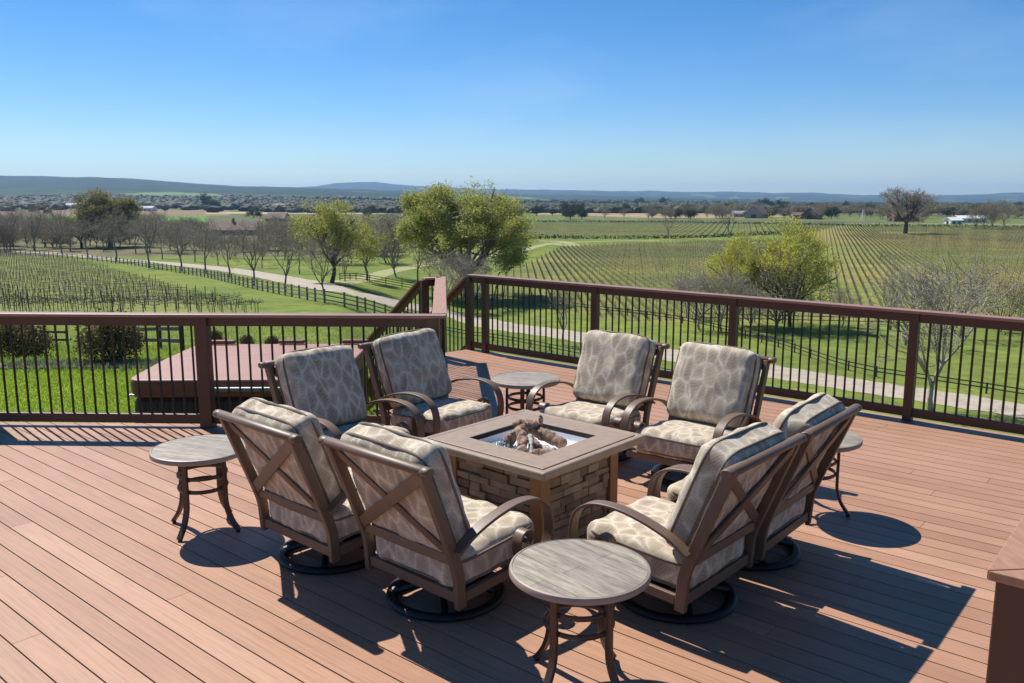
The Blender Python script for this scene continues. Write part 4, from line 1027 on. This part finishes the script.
fence([(-60, 251), (20, 255), (60, 258), (110, 262.5), (150, 268), (200, 276.5), (250, 288), (300, 298.5), (340, 306), (375, 313.5), (420, 324)], 'long weathered three-rail fence following the near side of the gravel road', 3.0, 1.3, pw=.16)
fence([(420, 324), (480, 339), (560, 353), (640, 371), (700, 384)], 'low two-rail fence below the long right railing, near side of the road', 3.0, .85, None, (.4, .75), pw=.13)
fence([(575, 309), (604, 313), (640, 317), (675, 322), (720, 332), (780, 348), (850, 371), (930, 385), (1024, 400), (1150, 420)], 'dark rail fence between the gravel road and the right vineyard', 3.2, .95, MFD, (.5, .85), pw=.12)
fence([(340, 281), (358, 280.5), (380, 284), (402, 288), (430, 293)], 'short dark rail fence on the grass below the yellow-green oak', 2.6, 1.2, MFD)
fence([(700, 321), (860, 325), (960, 328), (1040, 331), (1200, 338)], 'wire and post fence along the near edge of the right vineyard', 3.5, 1.4, MFD, (.5, 1.0), pw=.12)
fence([(-30, 346), (30, 346), (78, 347)], 'two-rail dark fence section behind the leftmost shrubs', 2.6, .78, MFD, (.32, .66), pw=.06)
fence([(118, 349), (150, 350), (204, 354)], 'dark rail fence section slanting towards the hot tub', 2.4, .78, MFD, (.32, .66), pw=.06)
# low dark hedges dividing the far vineyards
def hedge(px, label, h=1.6, wd=2.0):
    c = spline([gp(*p) for p in px], 10); T = []
    for a, b in zip(c[:-1], c[1:]):
        L = np.hypot(*(b-a))
        for t in np.arange(0, L, 1.2): q = a+(b-a)*t/L; T.append(Vector((q[0], q[1], tz(*q)+h*.4)))
    V, Fc = leaves_mesh(T, len(T)*16, .4, .45, 9); o = npmesh('hedge', V, Fc, LDK); tag(o, label, 'hedge')
hedge([(500, 238.3), (560, 238.8), (640, 238.8), (720, 237), (780, 234)], 'dark hedge line dividing the middle vineyard from the far strip', 1.3)
hedge([(420, 221.8), (560, 222.2), (700, 223), (860, 226), (1024, 228), (1200, 231)], 'dark hedge line along the far side of the right vineyard', 1.5)

# ---------------------------------------------------------------- far buildings
MWH = simple('white_wall', (.72, .70, .66), .7, var=.05); MTAN = simple('tan_wall', (.42, .34, .26), .8, var=.1); MRED = simple('red_wall', (.22, .09, .07), .8); MRF = simple('brown_roof', (.17, .095, .075), .8, var=.2, scale=1); MGF = simple('grey_roof', (.30, .30, .31), .7); MWIN = simple('dark_glass', (.03, .035, .045), .15)
def house(u, v, L, Wd, hw, hr, rz, wall, roof, label, nwin=4, cupola=False, name='farm_building', cat='building'):
    p = gp(u, v); root = empty(name, (p.x, p.y, tz(p.x, p.y)-.3), R(rz)); tag(root, label, cat)
    m = MB(); m.box((0, 0, hw/2), (L, Wd, hw)); a, b = L/2, Wd/2
    m.add([(-a, -b, hw), (-a, b, hw), (-a, 0, hw+hr*.96), (a, -b, hw), (a, b, hw), (a, 0, hw+hr*.96)], [(0, 1, 2), (3, 4, 5)]); m.build('wall', wall, root)
    m = MB(); e = .6; sl_ = hr/b
    for s in (-1, 1):
        m.add([(-a-e, s*(b+e), hw-e*sl_), (a+e, s*(b+e), hw-e*sl_), (a+e, 0, hw+hr), (-a-e, 0, hw+hr), (-a-e, s*(b+e), hw-e*sl_+.2), (a+e, s*(b+e), hw-e*sl_+.2), (a+e, 0, hw+hr+.2), (-a-e, 0, hw+hr+.2)], [(0, 1, 2, 3), (4, 5, 6, 7), (0, 1, 5, 4), (1, 2, 6, 5), (2, 3, 7, 6), (3, 0, 4, 7)])
    rf = m.build('roof', roof, root)
    if cupola: m = MB(); m.box((0, 0, hw+hr+.5), (1.1, 1.1, 1.4)); m.tube([(0, 0, hw+hr+1.2), (0, 0, hw+hr+2.0)], [.9, .05], 4); m.build('cupola', roof, rf)
    for k in range(nwin):
        xx = -a+L*(k+.5)/nwin; m = MB(); m.box((xx, -b-.03, hw*.5), (min(2.0, L/nwin*.5), .1, hw*.45)); m.build('window', MWIN, root)
    m = MB(); m.box((-a-.03, 0, hw*.42), (.1, Wd*.3, hw*.84)); m.build('door', MWIN, root)
    return root
house(234, 235, 20, 10, 2.8, 3.2, 8, MTAN, MRF, 'long low barn with brown roof and cupola among the orchard trees', 5, True, 'barn', 'barn')
house(278, 222, 14, 9, 3, 3.5, -15, MTAN, MRF, 'small brown-roofed house behind the orchard, right of the barn', 3)
house(84, 208.5, 46, 14, 5, 3, 5, MWH, MGF, 'long white farm building above the ploughed slope at the left', 7)
house(145, 211, 26, 12, 4, 2.5, -8, MWH, MGF, 'pale farm building to the right of the broad olive oak', 4)
house(281, 208.5, 40, 14, 4.5, 2.5, 4, MWH, MGF, 'white farm buildings on the green slope in the left distance', 6)
house(303, 210.5, 16, 10, 4, 2.5, -20, MWH, MGF, 'small white shed right of the distant white farm', 3)
house(757, 218, 24, 14, 4.0, 6, 60, MTAN, MRF, 'brown gabled barn in the valley belt above the yellow-green trees', 3)
house(741, 217, 16, 10, 3.5, 2, 0, MTAN, MGF, 'low tan shed left of the brown gabled barn', 3)
house(812, 219, 20, 12, 4.0, 5, 60, MRED, MRF, 'dark reddish gabled barn in the valley belt left of the lone oak', 3)
house(800, 219, 14, 10, 3.5, 2, 0, MTAN, MRF, 'low pinkish shed beside the reddish gabled barn', 3)
house(903, 221.5, 18, 10, 3.4, 2.2, 3, MRED, MRF, 'red barn directly behind the large leafless oak', 4)
house(953, 224, 8, 7, 2.8, 1.6, 10, MWH, MWH, 'smaller white shed near the right edge of the vineyard horizon', 2)
house(969, 222.5, 19, 9, 3.2, 1.6, 4, MWH, MWH, 'longer white shed near the right edge of the vineyard horizon', 4)
p = gp(863, 221); tw = empty('water_tower', (p.x, p.y, p.z)); tag(tw, 'slim white windmill tower on the valley horizon left of the lone oak', 'tower')
for sx in (-1, 1):
    for sy in (-1, 1): m = MB(); m.tube([(sx*1.5, sy*1.5, -.3), (sx*.3, sy*.3, 9)], .14, 5); m.build('leg', MWH, tw)
m = MB(); m.lathe([(.3, 8.6), (.5, 9.2), (.3, 9.8)], 10); m.build('hub', MWH, tw)
m = MB()
for k in range(12): a = R(30*k); m.bar((.3*math.cos(a), -.5, 9.2+.3*math.sin(a)), (1.5*math.cos(a), -.5, 9.2+1.5*math.sin(a)), .3, .03, (0, 1, 0))
m.build('rotor', MGF, tw)

# ---------------------------------------------------------------- shrubs, bed and grass by the tub
MMUL = gravel('mulch', (.16, .14, .07))
def shrub(x_, y_, r_, h_, mat, label, n=5200, lsz=.028):
    z_ = tz(x_, y_); root = empty('shrub', (x_, y_, z_)); tag(root, label, 'shrub'); rg = random.Random(int(x_*97+y_*13)); segs = []; tips = []
    for k in range(70):
        a = rg.uniform(0, 6.283); t = rg.random()**.6; e = rg.uniform(.15, 1.45); q = Vector((math.cos(a)*math.cos(e)*r_, math.sin(a)*math.cos(e)*r_, math.sin(e)*h_))*rg.uniform(.72, 1.05)
        m_ = q*.5+Vector((rg.gauss(0, .05), rg.gauss(0, .05), 0)); segs += [(Vector((0, 0, 0)), m_, .012, .008, 1), (m_, q, .008, .004, 1)]; tips += [q, m_.lerp(q, .6), q*.9, q*.97]
    V, Fc = seg_mesh(segs, .004); npmesh('branches', V, Fc, MBKD, root); V, Fc = leaves_mesh(tips, n, lsz, r_*.13, 3); npmesh('foliage', V, Fc, mat, root)
def at(u, v): p = gp(u, v); return p.x, p.y
bx, by = at(101, 366); shrub(bx, by+.45, .62, .92, LSH, 'rounded reddish-green shrub on the lawn left of the hot tub', 7000)
bx, by = at(10, 360); shrub(bx, by+.4, .64, .82, LSH, 'dark rounded shrub at the left edge beyond the railing', 7000)
bx, by = at(30, 357); shrub(bx, by, .26, .34, LBR, 'low dry pinkish shrub between the two rounded shrubs', 2000)
bx, by = at(216, 342); shrub(bx, by, .42, .55, LSH, 'small reddish shrub behind the left part of the hot tub', 2500)
bx, by = at(247, 345); shrub(bx, by, .40, .42, LSH, 'small reddish shrub behind the middle of the hot tub', 2000)
bx, by = at(272, 345); shrub(bx, by, .36, .40, LSH, 'small reddish shrub behind the right part of the hot tub', 2000)
# planting bed
bed = []; c = [(-9.4, 14.7), (-6, 14.9), (-4.6, 15.1), (-3.4, 15.6)]; c = spline([Vector((*q, 0)) for q in c], 8); bv = []; bf = []
for k, q in enumerate(c):
    for e in (-.3, .0, .3): bv.append((q[0], q[1]+e, tz(q[0], q[1]+e)+.03))
for k in range(len(c)-1):
    for e in range(2): a = k*3+e; bf.append((a, a+1, a+4, a+3))
tag(npmesh('planting_bed', bv, bf, MMUL, smooth=True), kind='structure')
MGRS = leafmat('lawn_blades', [(.17, .27, .02), (.26, .38, .03), (.38, .48, .07)], .45)
def blades(name, n, fx, h0, h1, wdt, mat, label):
    X, Y = fx(n); Z = TZ(X, Y); n = len(X); a = rng.uniform(0, 6.283, n); h = rng.uniform(h0, h1, n); lx, ly = rng.normal(0, .35, n)*h, rng.normal(0, .35, n)*h
    V = np.stack([np.stack([X-np.cos(a)*wdt, Y-np.sin(a)*wdt, Z], -1), np.stack([X+np.cos(a)*wdt, Y+np.sin(a)*wdt, Z], -1), np.stack([X+lx, Y+ly, Z+h], -1)], 1)
    tag(npmesh(name, V, np.arange(n*3).reshape(-1, 3), mat), label, 'grass', kind='stuff')
blades('lawn_grass', 110000, lambda n: (rng.uniform(-9.5, -1.6, n), rng.uniform(8.1, 14.4, n)), .02, .045, .006, MGRS, 'short bright green lawn grass beyond the left railing')
MGR2 = leafmat('meadow_blades', [(.16, .24, .03), (.26, .34, .05), (.36, .42, .08)], .45)
blades('meadow_grass', 90000, lambda n: (rng.uniform(-30, 2, n), 15.3+rng.random(n)**1.4*45), .05, .14, .015, MGR2, 'longer meadow grass on the slope below the lawn')
MFLW = leafmat('border_plants', [(.08, .16, .04), (.2, .26, .10), (.45, .45, .3)], .2)
blades('border_plants', 9000, lambda n: (rng.uniform(-9, -3.4, n), rng.normal(14.9, .3, n)), .04, .13, .015, MFLW, 'low leafy border plants in the bed round the shrubs')

# ---------------------------------------------------------------- haze
mh = bpy.data.materials.new('haze'); mh.use_nodes = True; nt = mh.node_tree; nt.nodes.remove(nt.nodes['Principled BSDF'])
pv = nt.nodes.new('ShaderNodeVolumePrincipled'); pv.inputs['Color'].default_value = (.40, .66, 1.0, 1); pv.inputs['Density'].default_value = 7.5e-5; pv.inputs['Anisotropy'].default_value = .2
nt.links.new(pv.outputs[0], nt.nodes['Material Output'].inputs['Volume'])
zlo, zhi = float(GZ.min())-1, float(GZ.max())+25
m = MB(); m.box((0, 0, (zlo+zhi)/2), (30000, 30000, zhi-zlo)); hz = m.build('haze', mh); tag(hz, kind='stuff', label='thin blue air haze over the valley', cat='haze')
